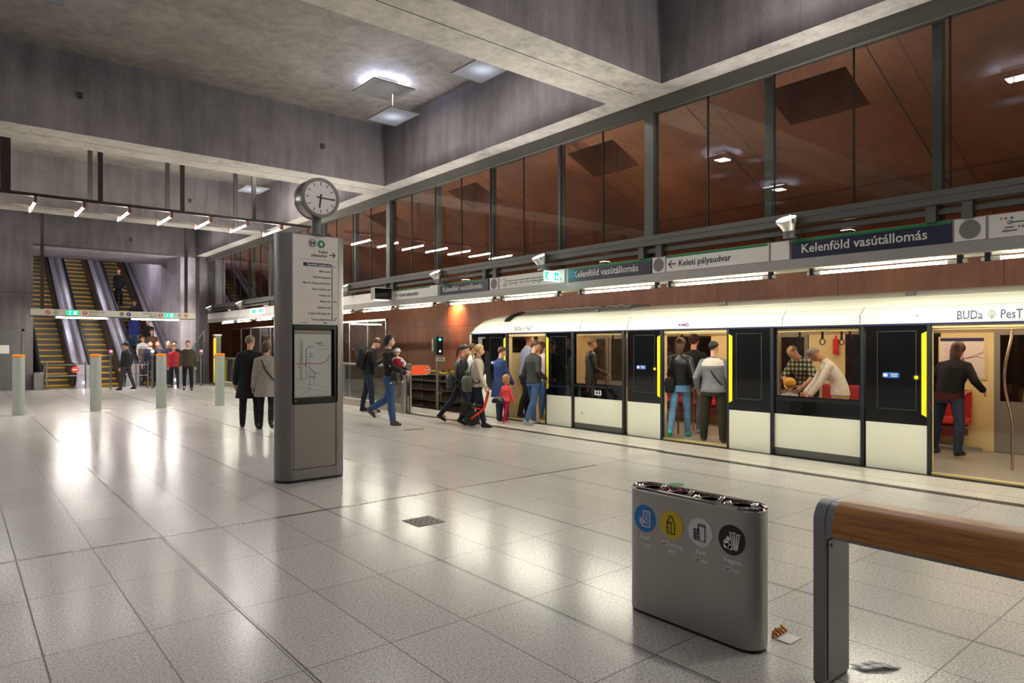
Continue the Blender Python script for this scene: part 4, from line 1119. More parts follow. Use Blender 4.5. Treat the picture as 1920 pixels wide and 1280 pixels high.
wr = MB().box(3.44, 3.56, 1.81, 1.89, .001, .006)
tag(obj('tissue', wr, MATS['scrap_white'], None, .002), 'flat white tissue on the floor behind the steel bin', 'litter')
tag(obj('floor_sticker', MB().cyl((6.41, 4.74, .0), (6.41, 4.74, .002), .085, 24), mat('sticker_dark_green', (30, 106, 78), .5)), 'round dark green sticker on the floor behind the bin', 'sticker')
dr = thing('floor_drain', 'square dark floor drain grate with slanted slots', 'drain', (3.29, 5.22, 0))
obj('grate', MB().box(3.15, 3.43, 5.08, 5.36, 0, .004), mat('drain_grey', (84, 80, 76), .45, .5), dr)
sl = MB()
for i in range(4):
    for j in range(3):
        sl.prism([(3.19 + .06 * i, 5.12 + .08 * j), (3.2 + .06 * i, 5.12 + .08 * j), (3.225 + .06 * i, 5.165 + .08 * j), (3.21 + .06 * i, 5.17 + .08 * j)], 'z', .004, .0055)
obj('slot_pattern', sl, M_BLACK, dr)
tag(obj('floor_hatch', MB().box(6.55, 6.95, 11.0, 11.12, 0, .003), M_STRIP), 'small dark hatch set in the pale floor before the man with the baby', 'hatch')
tag(obj('floor_hatch', MB().box(3.4, 4.0, 23.4, 23.6, 0, .003), M_STRIP), 'dark slot plate in the floor beyond the bollards', 'hatch')

# ================================================================= bollards
M_BOL = mat('bollard_grey_green', (164, 172, 164), .4, .2, .03, 4)
for k, (x, y, s) in enumerate(((1.13, 19.1, 'grey bollard with orange band nearest the steel door'), (2.65, 19.1, 'grey bollard with orange band before the middle escalator'), (4.08, 19.0, 'grey bollard with orange band beside the olive-jacketed man'), (5.47, 18.85, 'grey bollard with orange band beside the man in the long black coat'))):
    t = thing('bollard', s, 'bollard', (x, y, 0), 0, 'row of bollards')
    obj('post', MB().lathe([(.12, 0), (.12, 1.33)], (x, y, 0), 28), M_BOL, t)
    obj('orange_band', MB().lathe([(.1, 1.33), (.122, 1.335), (.122, 1.385), (.1, 1.395), (.0, 1.4)], (x, y, 0), 28), M_ORANGE, t)
    obj('base_plate', MB().box(x - .32, x + .32, y - .24, y + .24, 0, .004), mat('base_plate_grey', (176, 172, 160), .5), t)

# ================================================================= glass barrier past the train nose
gb = thing('glass_barrier', 'waist-high glass barrier with steel rail along the platform end', 'barrier', (8.25, 21, 0))
obj('plinth', MB().box(8.2, 8.32, 13.95, 28.3, 0, .17), mat('barrier_plinth', (150, 140, 126), .5, .2), gb)
n = 9
for k in range(n):
    a, b = 13.95 + 14.35 * k / n, 13.95 + 14.35 * (k + 1) / n
    obj('glass_panel', MB().box(8.25, 8.265, a + .015, b - .015, .2, 1.06), M_GLASSG, gb)
    obj('post', MB().box(8.235, 8.28, b - .022, b + .022, .17, 1.1), M_STEEL, gb)
    obj('glass_channel', MB().box(8.24, 8.275, a, b, .17, .2), M_WHITE, gb)
obj('hand_rail', MB().box(8.21, 8.3, 13.95, 28.3, 1.09, 1.14), M_STEEL, gb, .006)
gp = thing('gate_post', 'steel double gate post at the end of the glass barrier', 'gate post', (8.22, 13.85, 0))
obj('column', MB().box(8.12, 8.19, 13.76, 13.9, 0, 1.18), M_STEEL, gp, .008)
obj('column', MB().box(8.22, 8.27, 13.76, 13.9, 0, 1.18), M_STEEL, gp, .008)
obj('column', MB().box(8.29, 8.34, 13.76, 13.9, 0, 1.18), M_STEEL, gp, .008)
obj('handle', MB().box(8.223, 8.262, 13.752, 13.765, .42, .74), M_BLACK, gp)
rs = thing('no_entry_barrier', 'orange-red rounded barrier panel with a no-entry disc beside the gate post', 'barrier panel', (8.6, 13.82, .9))
ov = [(8.35, .89), (8.78, .89)] + [(8.78 + .13 * math.cos(R(-90 + 15 * k)), 1.02 + .13 * math.sin(R(-90 + 15 * k))) for k in range(1, 13)] + [(8.35, 1.15)]
obj('frame', MB().prism(ov, 'y', 13.8, 13.84), M_STEEL, rs)
iv = [(8.35, .915), (8.78, .915)] + [(8.78 + .105 * math.cos(R(-90 + 15 * k)), 1.02 + .105 * math.sin(R(-90 + 15 * k))) for k in range(1, 13)] + [(8.35, 1.125)]
obj('panel', MB().prism(iv, 'y', 13.795, 13.8), mat('barrier_orange_red', (240, 84, 40), .4, emit=.08), rs)
obj('disc', disc(.065, 24).move(facing_near(8.79, 13.794, 1.02)), mat('no_entry_red', (220, 60, 50), .4), rs)
obj('disc_ring', disc(.07, 24, .062).move(facing_near(8.79, 13.793, 1.02)), M_SIGNW, rs)
obj('disc_bar', rect2(.09, .024).move(facing_near(8.79, 13.792, 1.02)), M_SIGNW, rs)

# tall glass screens at the edge beyond the train
for k, (a, b) in enumerate(((16.4, 18.6), (18.6, 20.8), (20.8, 23.0), (23.0, 25.2), (25.2, 27.4), (27.4, 29.8))):
    t = thing('glass_screen', ['tall glass screen nearest the train, behind the man with the phone', 'second tall glass screen from the train', 'third tall glass screen, hidden by the pillar', 'fourth tall glass screen, beside the long-coated man', 'fifth tall glass screen past the long-coated man', 'tall glass screen next to the far wall'][k], 'glass screen', (9.15, (a + b) / 2, 0), 0, 'tall glass screens along the track')
    obj('pane', MB().box(9.14, 9.155, a + .04, b - .02, .05, 2.28), M_GLASSG, t)
    obj('frame', MB().box(9.12, 9.175, a, a + .035, 0, 2.34).box(9.12, 9.175, a, b, 2.29, 2.34).box(9.12, 9.175, a, b, 0, .05).box(9.13, 9.165, (a + b) / 2 - .012, (a + b) / 2 + .012, .05, 2.29), M_STEEL, t)

# ================================================================= signal and trackside kit
sx, sy = 9.55, 14.5
sgn = thing('track_signal', 'black track signal head with a green light on a grey post', 'signal', (sx, sy, -1.35))
obj('post', MB().cyl((sx, sy, -1.35), (sx, sy, 1.5), .035, 12), M_STEEL, sgn)
obj('head', MB().box(sx - .1, sx + .12, sy - .09, sy + .05, 1.37, 1.83), M_BLACK, sgn, .01)
obj('back_plate', MB().box(sx - .13, sx - .1, sy - .02, sy + .06, 1.45, 1.78), M_GREYM, sgn)
obj('green_light', MB().cyl((sx + .02, sy - .1, 1.76), (sx + .02, sy - .09, 1.76), .032, 16), mat('signal_green', (60, 235, 200), .4, emit=5, ecol=(40, 235, 190)), sgn)
obj('white_light', MB().cyl((sx + .02, sy - .1, 1.46), (sx + .02, sy - .09, 1.46), .024, 14), mat('signal_white', (225, 225, 255), .4, emit=4), sgn)
obj('plate', MB().box(sx - .08, sx + .2, sy - .06, sy - .045, 1.2, 1.31), mat('signal_plate', (176, 170, 160), .5), sgn)
obj('plate_text', text_mb('K34', .075, .02, 'CENTER').move(facing_near(sx + .06, sy - .063, 1.23)), M_INK, sgn)
obj('bracket', MB().box(sx - .05, sx + .14, sy - .03, sy + .03, .36, .4).box(sx - .05, sx + .14, sy - .03, sy + .03, -.1, -.06), M_STEEL, sgn)
st = thing('cable_rack', 'grey cable rack with stacked trays on the russet wall behind the signal', 'cable rack', (12.5, 19, -1.35))
for z in (-.95, -.6, -.25, .1, .4, .62):
    obj('tray', MB().box(12.3, 12.78, 17.6, 21.5, z, z + .05), M_STEEL, st)
for y in (17.7, 18.9, 20.1, 21.3): obj('upright', MB().box(12.6, 12.68, y - .03, y + .03, -1.35, .8), M_GREYM, st)
obj('cable', MB().tube([(12.4, 17.6 + .3 * k, .73 + .04 * math.sin(k * 1.7)) for k in range(12)], .025, 6), M_YELLOW, st)
tk = thing('track_rail', 'steel running rail on the near side of the track bed', 'rail', (10.0, 20, -1.35))
obj('rail_head', MB().box(9.97, 10.04, 13, 49, -1.24, -1.2).box(9.995, 10.015, 13, 49, -1.33, -1.24).box(9.94, 10.07, 13, 49, -1.35, -1.33), M_STEEL, tk)

# ================================================================= escalators
M_STEPM = mat('step_grey_metal', (98, 91, 92), .45, .2, .08, 20)
M_STEPY = mat('step_yellow', (240, 190, 20), .5)
M_DECK = mat('escalator_deck_steel', (205, 200, 208), .33, .6, .05, 3)
M_SKIRT = mat('escalator_skirt', (92, 90, 98), .35, .7, .05, 3)
HAND = mat('handrail_black', (16, 16, 18), .35)
CX = [3.0, 4.65, 6.3]
# side profile: flat run in, curve, 30 degree climb
def incl(y):
    if y < EY: return 0.0
    if y < EY + .8: return (y - EY) ** 2 / 1.6 * T30
    return (y - EY - .4) * T30
YS = [30.15 + .2 * k for k in range(12)] + [33, 36, 40, 44.5]
step_me = None
for e, cx_ in enumerate(CX):
    t = thing('escalator', ['escalator nearest the steel door, closed by the no-entry rail', 'middle escalator with empty yellow-edged steps', 'escalator crowded with people coming down'][e], 'escalator', (cx_, 31, 0), 0, 'three escalators to the upper hall')
    w = .475
    for k in range(34):
        y = EY - .5 + .4 * k; z = incl(y + .2)
        if step_me is None:
            b = MB().box(-w + .01, w - .01, 0, .4, -.25, 0).box(-w + .01, w - .01, -.006, .045, -.06, .003, 1).box(-w + .01, -w + .05, .03, .4, 0, .003, 1).box(w - .05, w - .01, .03, .4, 0, .003, 1)
            for q in range(9): b.box(-w + .08 + .1 * q, -w + .1 + .1 * q, .03, .4, 0, .004)
            step_me = mesh_of('step', b, [M_STEPM, M_STEPY])
        o = link('step', step_me, t); o.location = (0, y - 31, z)
    obj('comb_plate', MB().box(cx_ - .55, cx_ + .55, 29.7, EY - .49, 0, .008), M_STEEL, t)
    for sd in (-1, 1):
        xi, xo = cx_ + sd * w, cx_ + sd * (w + .06)
        ring = lambda y, h0, h1, a, b: [(a, y, incl(y) + h0), (b, y, incl(y) + h0), (b, y, incl(y) + h1), (a, y, incl(y) + h1)]
        obj('balustrade', MB().loft([ring(y, -.25 if y > 31 else 0, .86, xi, xo) for y in YS]), M_SKIRT, t)
        c = (xi + xo) / 2
        rail = [(c, 30.2, .1), (c, 30.02, .25), (c, 29.93, .5), (c, 29.98, .72), (c, 30.12, .86), (c, 30.35, .9)] + [(c, y, incl(y) + .9) for y in YS[2:]]
        obj('handrail', MB().tube(rail, .042, 8), HAND, t)
def deck(x0, x1, label):
    t = thing('escalator_deck', label, 'escalator cladding', ((x0 + x1) / 2, 31, 0), 0, 'steel decks between the escalators')
    ring = lambda y: [(x0, y, incl(y) - .3 if y > 31.2 else 0), (x1, y, incl(y) - .3 if y > 31.2 else 0), (x1, y, incl(y) + .8), (x1 - .12, y, incl(y) + .85), (x0 + .12, y, incl(y) + .85), (x0, y, incl(y) + .8)]
    obj('cladding', MB().loft([ring(y) for y in YS[1:]]), M_DECK, t, 0, 20)
    m = (x0 + x1) / 2
    obj('deck_strip', MB().loft([[(m - .06, y, incl(y) + .85), (m + .06, y, incl(y) + .85), (m + .06, y, incl(y) + .9), (m - .06, y, incl(y) + .9)] for y in YS[3:]]), M_GREYM, t)
    obj('end_lamp', MB().ball((m, 30.3, .18), .05, 10), mat('deck_lamp_glow', (235, 240, 255), .4, emit=3), t)
deck(CX[0] + .55, CX[1] - .55, 'steel deck between the closed and the middle escalator')
deck(CX[1] + .55, CX[2] - .55, 'steel deck between the middle and the crowded escalator')
deck(CX[2] + .55, 7.28, 'steel deck between the crowded escalator and the side wall')

# overhead sign beam in front of the escalators
eb = thing('overhead_sign', 'long white overhead sign beam hung in front of the escalators', 'overhead sign', (4.7, 28.3, 2.7))
ya, za, zb2 = 28.3, 2.66, 2.88
obj('beam_box', MB().box(2.0, 7.3, ya, ya + .22, za, zb2), mat('sign_beam_cream', (220, 216, 200), .45), eb, .006)
obj('lower_lip', MB().box(2.0, 7.3, ya, ya + .22, za - .035, za), M_GREYM, eb)
for x in (2.34, 6.98): obj('hanger', MB().box(x - .05, x + .05, ya + .06, ya + .16, zb2, ZC), M_DKM, eb)
def badge(x, m, r=.075, txt=None, tm=None):
    obj('badge', disc(r, 24).move(facing_near(x, ya - .001, (za + zb2) / 2)), m, eb)
    if txt: obj('badge_mark', txt.move(facing_near(x, ya - .003, (za + zb2) / 2)), tm or M_SIGNW, eb)
up = lambda: stroke([(0, -.045), (0, .045)], .016).join(stroke([(-.035, .012), (0, .046), (.035, .012)], .016))
BRN = mat('arrow_badge_orange', (206, 92, 50), .5); GRB = mat('badge_grey', (176, 172, 164), .5)
badge(2.5, BRN, .075, stroke([(-.03, -.03), (.03, .03)], .02)); badge(2.73, GRB)
badge(3.6, BRN, .075, up()); badge(4.75, mat('badge_tan', (150, 124, 96), .5)); badge(4.98, mat('badge_blue', (36, 60, 140), .5), .075, text_mb('P', .09, .02, 'CENTER').move(Matrix.Translation((0, -.032, 0))))
badge(6.05, BRN, .075, up()); badge(6.72, GRB); badge(6.95, BRN, .075, stroke([(-.03, -.03), (.03, .03)], .02))
for x in (3.22, 6.35):
    o = obj('exit_plate', MB().box(x - .18, x + .18, ya - .006, ya, za + .03, zb2 - .03), MATS['exit_green'], eb)
    obj('exit_figure', disc(.02, 10).move(facing_near(x - .06, ya - .007, za + .15)).join(stroke([(-.06, .03), (-.065, -.01), (-.09, -.045)], .022).move(facing_near(x, ya - .007, (za + zb2) / 2))).join(rect2(.06, .11, .08, 0).move(facing_near(x, ya - .007, (za + zb2) / 2))), MATS['exit_pictogram'], o)
obj('lettering', text_mb('Kelenföld v.m.', .085, .01).join(text_mb('Etele tér', .075, .01).move(Matrix.Translation((0, -.09, 0)))).move(facing_near(3.72, ya - .002, za + .125)), M_INK, eb)
obj('lettering', text_mb('Kelenföld v.m.', .085, .01, 'RIGHT').join(text_mb('Etele tér', .075, .01, 'RIGHT').move(Matrix.Translation((0, -.09, 0)))).move(facing_near(5.93, ya - .002, za + .125)), M_INK, eb)
for x0, x1, s in ((2.75, 4.3, 'thin tube light under the overhead sign on its darker half'), (5.1, 6.7, 'thin tube light under the overhead sign before the crowded escalator')):
    t = thing('tube_light', s, 'tube light', ((x0 + x1) / 2, ya + .11, za - .06), 0, 'tubes under the overhead sign')
    obj('tube', MB().cyl((x0, ya + .11, za - .062), (x1, ya + .11, za - .062), .022, 8), M_TUBE5, t)
    obj('end_cap', MB().box(x0 - .04, x0, ya + .08, ya + .14, za - .09, za - .035).box(x1, x1 + .04, ya + .08, ya + .14, za - .09, za - .035), M_WHITE, t)

# chrome guard rails in front of the escalators
def guard(x0, x1, y, label):
    t = thing('guard_rail', label, 'guard rail', ((x0 + x1) / 2, y, 0), 0, 'chrome guard rails')
    for x in (x0, x1):
        obj('post', MB().cyl((x, y, .0), (x, y, 1.02), .028, 12), M_STEEL, t)
        obj('post_foot', MB().cyl((x, y, 0), (x, y, .02), .07, 14), M_CHROME, t)
    for z in (.9, .5): obj('bar', MB().cyl((x0, y, z), (x1, y, z), .02, 10), M_CHROME, t)
    return t
g1 = guard(2.55, 3.75, 29.4, 'chrome guard rail with a red no-entry disc across the closed escalator')
obj('no_entry_disc', disc(.12, 28).move(facing_near(3.42, 29.37, .72)), mat('no_entry_red', (200, 30, 40), .4), g1)
obj('no_entry_bar', rect2(.16, .042).move(facing_near(3.42, 29.368, .72)), M_SIGNW, g1)
guard(5.0, 5.55, 29.4, 'chrome guard rail between the middle and the crowded escalator')
guard(5.2, 5.6, 28.2, 'short chrome guard rail before the person with the white lanyard')
def validator(x, y, col, label):
    t = thing('ticket_validator', label, 'ticket validator', (x, y, 0), 0, 'ticket validators before the escalators')
    obj('post', MB().cyl((x, y, 0), (x, y, 1.3), .03, 12), M_GREYM, t)
    obj('foot', MB().cyl((x, y, 0), (x, y, .02), .08, 14), M_CHROME, t)
    obj('head', MB().box(x - .07, x + .07, y - .05, y + .05, 1.22, 1.42), M_GREYM, t, .015)
    obj('lamp', MB().ball((x, y - .055, 1.4), (.05, .03, .05), 10), mat('validator_' + col, {'red': (255, 60, 90), 'white': (225, 225, 255)}[col], .4, emit=4), t)
validator(4.38, 28.2, 'red', 'ticket validator with red lamp behind the second bollard')
validator(5.62, 27.6, 'white', 'ticket validator with white lamp in the crowd')
validator(7.5, 28.3, 'red', 'ticket validator with red lamp behind the olive-jacketed man')
yp = thing('yellow_post', 'yellow-striped service post at the far end of the glass barrier', 'post', (8.12, 28.5, 0))
obj('column', MB().box(8.06, 8.3, 28.42, 28.64, 0, 2.0), M_GREYM, yp, .01)
obj('yellow_face', MB().box(8.0, 8.1, 28.4, 28.42, .12, 1.92), M_YELLOW, yp)
obj('red_button', MB().cyl((8.05, 28.385, 1.15), (8.05, 28.4, 1.15), .05, 14), M_RED, yp)
obj('cap', MB().box(8.03, 8.32, 28.4, 28.66, 2.0, 2.06), M_WHITE, yp)
gs2 = thing('glass_screen', 'slanted glass wing beside the escalator side wall', 'glass screen', (7.5, 29.6, 0))
obj('pane', MB().prism([(7.3, .06), (7.95, .06), (7.95, 2.2), (7.3, 1.2)], 'y', 29.6, 29.612), M_GLASSG, gs2)
obj('frame', MB().box(7.28, 7.97, 29.58, 29.63, 0, .06).box(7.94, 7.98, 29.58, 29.63, .06, 2.22).cyl((7.3, 29.606, 1.2), (7.96, 29.606, 2.21), .02, 8).box(7.3, 7.95, 29.58, 29.63, .98, 1.02), M_STEEL, gs2)

# ================================================================= people
def remeshed(mb, voxel, smooth=3, factor=.5):
    me = bpy.data.meshes.new('tmp'); me.from_pydata(mb.v, [], mb.f)
    bm = bmesh.new(); bm.from_mesh(me); bmesh.ops.recalc_face_normals(bm, faces=bm.faces); bm.to_mesh(me); bm.free()
    o = bpy.data.objects.new('tmp', me); COL.objects.link(o)
    r = o.modifiers.new('r', 'REMESH'); r.mode = 'VOXEL'; r.voxel_size = voxel
    if smooth:
        s = o.modifiers.new('s', 'SMOOTH'); s.factor = factor; s.iterations = smooth
    ev = evaluated(o)
    out = MB().add([v.co[:] for v in ev.vertices], [tuple(p.vertices) for p in ev.polygons])
    bpy.data.objects.remove(o); bpy.data.meshes.remove(me); bpy.data.meshes.remove(ev)
    return out

def V(*a): return Vector(a)
def two_bone(a, c, l1, l2, hint):
    d = c - a; L = d.length
    if L > (l1 + l2) * .995: c = a + d * ((l1 + l2) * .995 / L); d = c - a; L = d.length
    x = (l1 * l1 - l2 * l2 + L * L) / (2 * L); h = math.sqrt(max(0, l1 * l1 - x * x)); u = d / L
    n = (hint - u * hint.dot(u)).normalized()
    return a + u * x + n * h, c

def cloth(name, rgb, rough=.8, noise=.12, scale=14, coat=0.0, bump=.35):
    return mat(name, rgb, rough, 0, noise, scale, bump, coat=coat, spec=.35)
SKIN = {'fair': mat('skin_fair', (214, 160, 134), .55, 0, .05, 9), 'tan': mat('skin_tan', (190, 132, 104), .55, 0, .05, 9)}
HAIRC = {'dark': (38, 26, 20), 'brown': (78, 48, 28), 'blond': (190, 152, 96), 'grey': (150, 140, 130), 'auburn': (74, 42, 22), 'ginger': (120, 66, 40), 'black': (20, 16, 15), 'childblond': (176, 122, 70), 'stubble': (120, 92, 74)}
def hair_mat(k): return mat('hair_' + k, HAIRC[k], .5, 0, .25, 60, .5, stretch=(1, 1, .2))
M_EYE = mat('eye_dark', (28, 20, 18), .2); M_LIP = mat('lip_tone', (160, 88, 78), .5)

def checked():
    g = NG('checked_shirt_cloth')
    P, x, y, z = g.xyz()
    sx_ = g.math('GREATER_THAN', g.math('SINE', g.math('MULTIPLY', g.math('ADD', x, y), 75)), 0.1)
    sz_ = g.math('GREATER_THAN', g.math('SINE', g.math('MULTIPLY', z, 85)), 0.1)
    k = g.math('ADD', sx_, sz_)
    col = g.ramp(g.math('MULTIPLY', k, .5), [(.2, lin((26, 34, 36))), (.5, lin((96, 104, 84))), (.85, lin((214, 210, 176)))])
    g.put(g.b.inputs['Base Color'], col); g.b.inputs['Roughness'].default_value = .8
    return g.m

def hand_mb(wrist, d, n, side, k, curl=.5):
    """palm, four bent fingers and a thumb; d: along the forearm, n: out of the back of the hand"""
    d = d.normalized(); n = (n - d * n.dot(d)).normalized(); s = d.cross(n).normalized() * side   # towards the thumb
    mb = MB()
    def sec(t, w, h, off=0):
        c = wrist + d * t * k + n * off * k
        return [c + s * math.cos(a) * w * k + n * math.sin(a) * h * k for a in [2 * math.pi * q / 10 for q in range(10)]]
    mb.loft([sec(-.035, .027, .021), sec(0, .028, .02), sec(.03, .037, .017), (sec(.065, .042, .015)), sec(.088, .04, .013), sec(.094, .03, .008)])
    for i, (o, L) in enumerate(((.03, .072), (.0105, .08), (-.0095, .075), (-.029, .06))):
        p = wrist + d * .082 * k + s * o * k; pts = [p - d * .012 * k, p]; ang = curl * .5
        for q, f in enumerate((.42, .33, .25)):
            dr = d * math.cos(ang) - n * math.sin(ang) + s * (o * 1.6) * (1 - q * .3)
            p = p + dr.normalized() * L * f * k; pts.append(p); ang += curl * (.8 if q == 0 else .6)
        mb.tube(pts, [.0095 * k, .0095 * k, .0088 * k, .0082 * k, .006 * k], 7)
    p = wrist + d * .022 * k + s * .028 * k
    q1 = p + (d * .55 + s * .7 - n * .3).normalized() * .036 * k
    q2 = q1 + (d * .85 + s * .3 - n * .45).normalized() * .03 * k
    q3 = q2 + (d * .9 + s * .05 - n * .5).normalized() * .023 * k
    mb.tube([p - s * .014 * k, p, q1, q2, q3], [.012 * k, .0125 * k, .011 * k, .01 * k, .007 * k], 7)
    return mb

def person(name, label, loc, face, h=1.75, pose=None, top=None, legs=None, shoe=None, skin='fair', hair='dark', style='short', fine=True, coat=0, build=1.0, group=None, hat=None, child=False, front=False, sleeves='long', hem=0.0, collar=None, shoes_on=True, waistband=None, name_cat='person', legw=1.0):
    """face: degrees the body faces, from along the platform (0) towards the tracks (90). pose values are in a 1.75 m figure's metres / degrees."""
    P = dict(lean=0, side=0, tl=6, kl=4, tr=-6, kr=10, al=None, ar=None, hp=0, hy=0, ht=0, twist=0, abd=3, curl=.55, el=None, er=None)
    P.update(pose or {})
    k = h / 1.75; hs = 1.0 if not child else 1.5
    t = thing(name, label, name_cat, (loc[0], loc[1], loc[2] if len(loc) > 2 else 0), -R(face), group)
    sk = SKIN[skin]; vox = .011 if fine else .016
    if child: vox = .009
    # skeleton in local coordinates: x right, y ahead, z up
    pelvis = V(0, 0, .93)
    lean = Matrix.Rotation(-R(P['lean']), 3, 'X') @ Matrix.Rotation(R(P['side']), 3, 'Y')
    tw = lean @ Matrix.Rotation(-R(P['twist']), 3, 'Z')
    def up(x, y, z): return pelvis + tw @ V(x, y, z - .93)
    def half(z):                                       # spine bends gradually
        f = min(1, max(0, (z - .93) / .35)); return Matrix.Rotation(-R(P['lean'] * f), 3, 'X') @ Matrix.Rotation(R(P['side'] * f), 3, 'Y') @ Matrix.Rotation(-R(P['twist'] * f), 3, 'Z')
    def spine(z): return pelvis + (half(z) @ V(0, 0, z - .93))
    legsj = {}
    low = 1e9
    for s, nm in ((-1, 'l'), (1, 'r')):
        th, kn = R(P['t' + nm]), R(P['k' + nm]); ab = math.tan(R(P['abd'])) * s
        hip = V(.09 * s * build, 0, .9); kd = V(ab, math.sin(th), -math.cos(th)).normalized()
        knee = hip + kd * .42; sd = V(ab * .4, math.sin(th - kn), -math.cos(th - kn)).normalized(); ank = knee + sd * .405
        heel = max(0.0, (kn - th)) if P['t' + nm] < 2 else 0.0
        pit = min(R(55), max(0, (kn - th) * .75)) if P['t' + nm] - P['k' + nm] < -22 else 0.0
        legsj[nm] = (hip, knee, ank, pit, s); 
        sole = ank.z - .085 * math.cos(pit) - (.13 * math.sin(pit) if pit else 0)
        low = min(low, sole)
    drop = -low; pelvis.z += drop
    for nm in legsj:
        a, b, c, p, s = legsj[nm]; legsj[nm] = (a + V(0, 0, drop), b + V(0, 0, drop), c + V(0, 0, drop), p, s)
    def spine(z): return pelvis + (half(z) @ V(0, 0, z - .93))
    def up(x, y, z): return spine(z) + half(z) @ V(x, y, 0)
    sh, arms = {}, {}
    hw = .166 * (build ** .5)
    for s, nm in ((-1, 'l'), (1, 'r')):
        a = up(hw * s, -.005, 1.375)
        tgt = P['a' + nm]
        tgt = V(.25 * s * build, .04, .84) if tgt is None else V(*tgt)
        tgt = tgt + V(0, 0, drop)
        hint = V(*(P['e' + nm] or (.35 * s, -1, -.1)))
        e, w = two_bone(a, tgt, .285, .255, hint)
        arms[nm] = (a, e, w, s)
    neck, chin = up(0, -.01, 1.46), up(0, .01, 1.53)
    HM = half(1.5) @ Matrix.Rotation(-R(P['hy']), 3, 'Z') @ Matrix.Rotation(-R(P['hp']), 3, 'X') @ Matrix.Rotation(R(P['ht']), 3, 'Y')
    hc = up(0, .012, 1.53) + HM @ V(0, .012, .115 * hs)
    def H(x, y, z): return hc + HM @ (V(x, y, z) * hs)

    def torso(mb, z0, z1, g, flare=0.0, n=20):
        prof = [(.60, .17, .125), (.72, .172, .125), (.82, .17, .12), (.9, .168, .118), (1.0, .158, .108), (1.1, .152, .104), (1.2, .168, .112), (1.3, .182, .116), (1.38, .176, .1), (1.43, .125, .08), (1.47, .068, .064)]
        rings = []
        zs_ = [z0] + [p[0] for p in prof if z0 + .01 < p[0] < z1 - .01] + [z1]
        for z in zs_:
            for (a, b) in zip(prof, prof[1:]):
                if a[0] <= z <= b[0] + 1e-6:
                    f = (z - a[0]) / (b[0] - a[0]); rx, ry = a[1] + f * (b[1] - a[1]), a[2] + f * (b[2] - a[2]); break
            else: rx, ry = prof[0][1:]
            bw = build if z < 1.33 else build ** .5
            fl = max(0, (.95 - z)) * flare
            rx, ry = rx * bw + g + fl, ry * bw * (1.0 + .25 * (build - 1)) + g + fl
            M_ = half(z); c = spine(z) if z >= .93 else pelvis + V(0, 0, z - .93)
            if z < .93: M_ = Matrix.Identity(3)
            yo = .012 * (build - 1) * 8 if .95 < z < 1.25 else 0
            rings.append([c + M_ @ V(rx * math.cos(q), yo + ry * math.sin(q), 0) for q in [2 * math.pi * j / n for j in range(n)]])
        mb.loft(rings); return mb
    def arm(mb, nm, g, upto=1.0, elbow_only=False):
        a, e, w, s = arms[nm]; bb = build ** .5
        mb.pill(a, e, .054 * min(bb, 1.08) + g, .043 * bb + g)
        mb.pill(up(.05 * s, -.008, 1.425), a + V(0, 0, .012), .045 + g, .044 + g)     # slope of the shoulder
        if not elbow_only: mb.pill(e, e + (w - e) * upto, .043 * bb + g, (.029 if g == 0 else .033) * bb + g)
    def leg(mb, nm, g, upto=1.0):
        a, b, c, p, s = legsj[nm]; bb = legw * build ** .6
        mb.pill(a, b, .086 * bb + g, .056 * bb + g); m = b + (c - b) * .35 + V(0, -.012, 0)
        mb.pill(b, m, .055 * bb + g, .056 * bb + g); mb.pill(m, b + (c - b) * upto, .056 * bb + g, .04 * bb + g)

    # body: one continuous skin surface with hands joined at the wrists
    b = MB()
    torso(b, .8, 1.47, -.012)
    for nm in 'lr':
        arm(b, nm, 0); leg(b, nm, -.006)
        b.pill(legsj[nm][2], legsj[nm][2] + V(0, .1, -.05), .036, .03)
    b.pill(neck - half(1.4) @ V(0, 0, .03), hc - HM @ V(0, .02, .04), .056, .05)
    b.ball(H(0, 0, 0), 1)
    b.v = b.v[:-0] if False else b.v
    nb = len(MB().ball((0, 0, 0), 1).v)
    hd = [(-.0, -.012, .03, .078, .095, .09), (0, .018, -.035, .062, .068, .075), (0, .04, -.075, .036, .04, .032)]
    b.v = b.v[:-nb]; b.f = [f for f in b.f if max(f) < len(b.v)]; b.m = b.m[:len(b.f)]
    for x, y, z, rx, ry, rz in hd:
        e = MB().ball((0, 0, 0), (rx, ry, rz), 16)
        b.add([H(x + q[0], y + q[1], z + q[2]) for q in e.v], e.f)
    b.pill(H(0, .082, -.0), H(0, .1, -.032), .009 * hs, .015 * hs)      # nose
    b.pill(H(-.035, .073, .012), H(.035, .073, .012), .012 * hs, .012 * hs)   # brow
    b.pill(H(-.018, .085, -.064), H(.018, .085, -.064), .0085 * hs, .0085 * hs)   # lips
    for s in (-1, 1):
        b.pill(H(.076 * s, -.005, .012), H(.074 * s, .004, -.03), .014 * hs, .01 * hs)   # ears
    body = remeshed(b.move(Matrix.Scale(k, 4)), vox * k if not child else vox * .8, 2)
    for nm in 'lr':
        a, e, w, s = arms[nm]; d = (w - e)
        n = V(0.9 * s, 0.25, 0.1) if abs(d.normalized().z) > .5 else V(0, .1, 1)
        body.join(hand_mb(w * k, d, n, -s if abs(d.normalized().z) > .5 else -s, k * (1.1 if child else 1), P['curl']))
    bo = link('body', mesh_of('body', body, sk, 60), t)
    if front:
        for s in (-1, 1):
            e = MB().ball((0, 0, 0), (.009, .005, .005), 8); o = MB().add([(H(.031 * s + q[0], .083 + q[1], -.002 + q[2])) * k for q in e.v], e.f)
            link('eye', mesh_of('eye', o, M_EYE), bo)
        e = MB().ball((0, 0, 0), (.02, .005, .0035), 8); o = MB().add([(H(q[0], .091 + q[1], -.066 + q[2])) * k for q in e.v], e.f)
        link('mouth', mesh_of('mouth', o, M_LIP), bo)
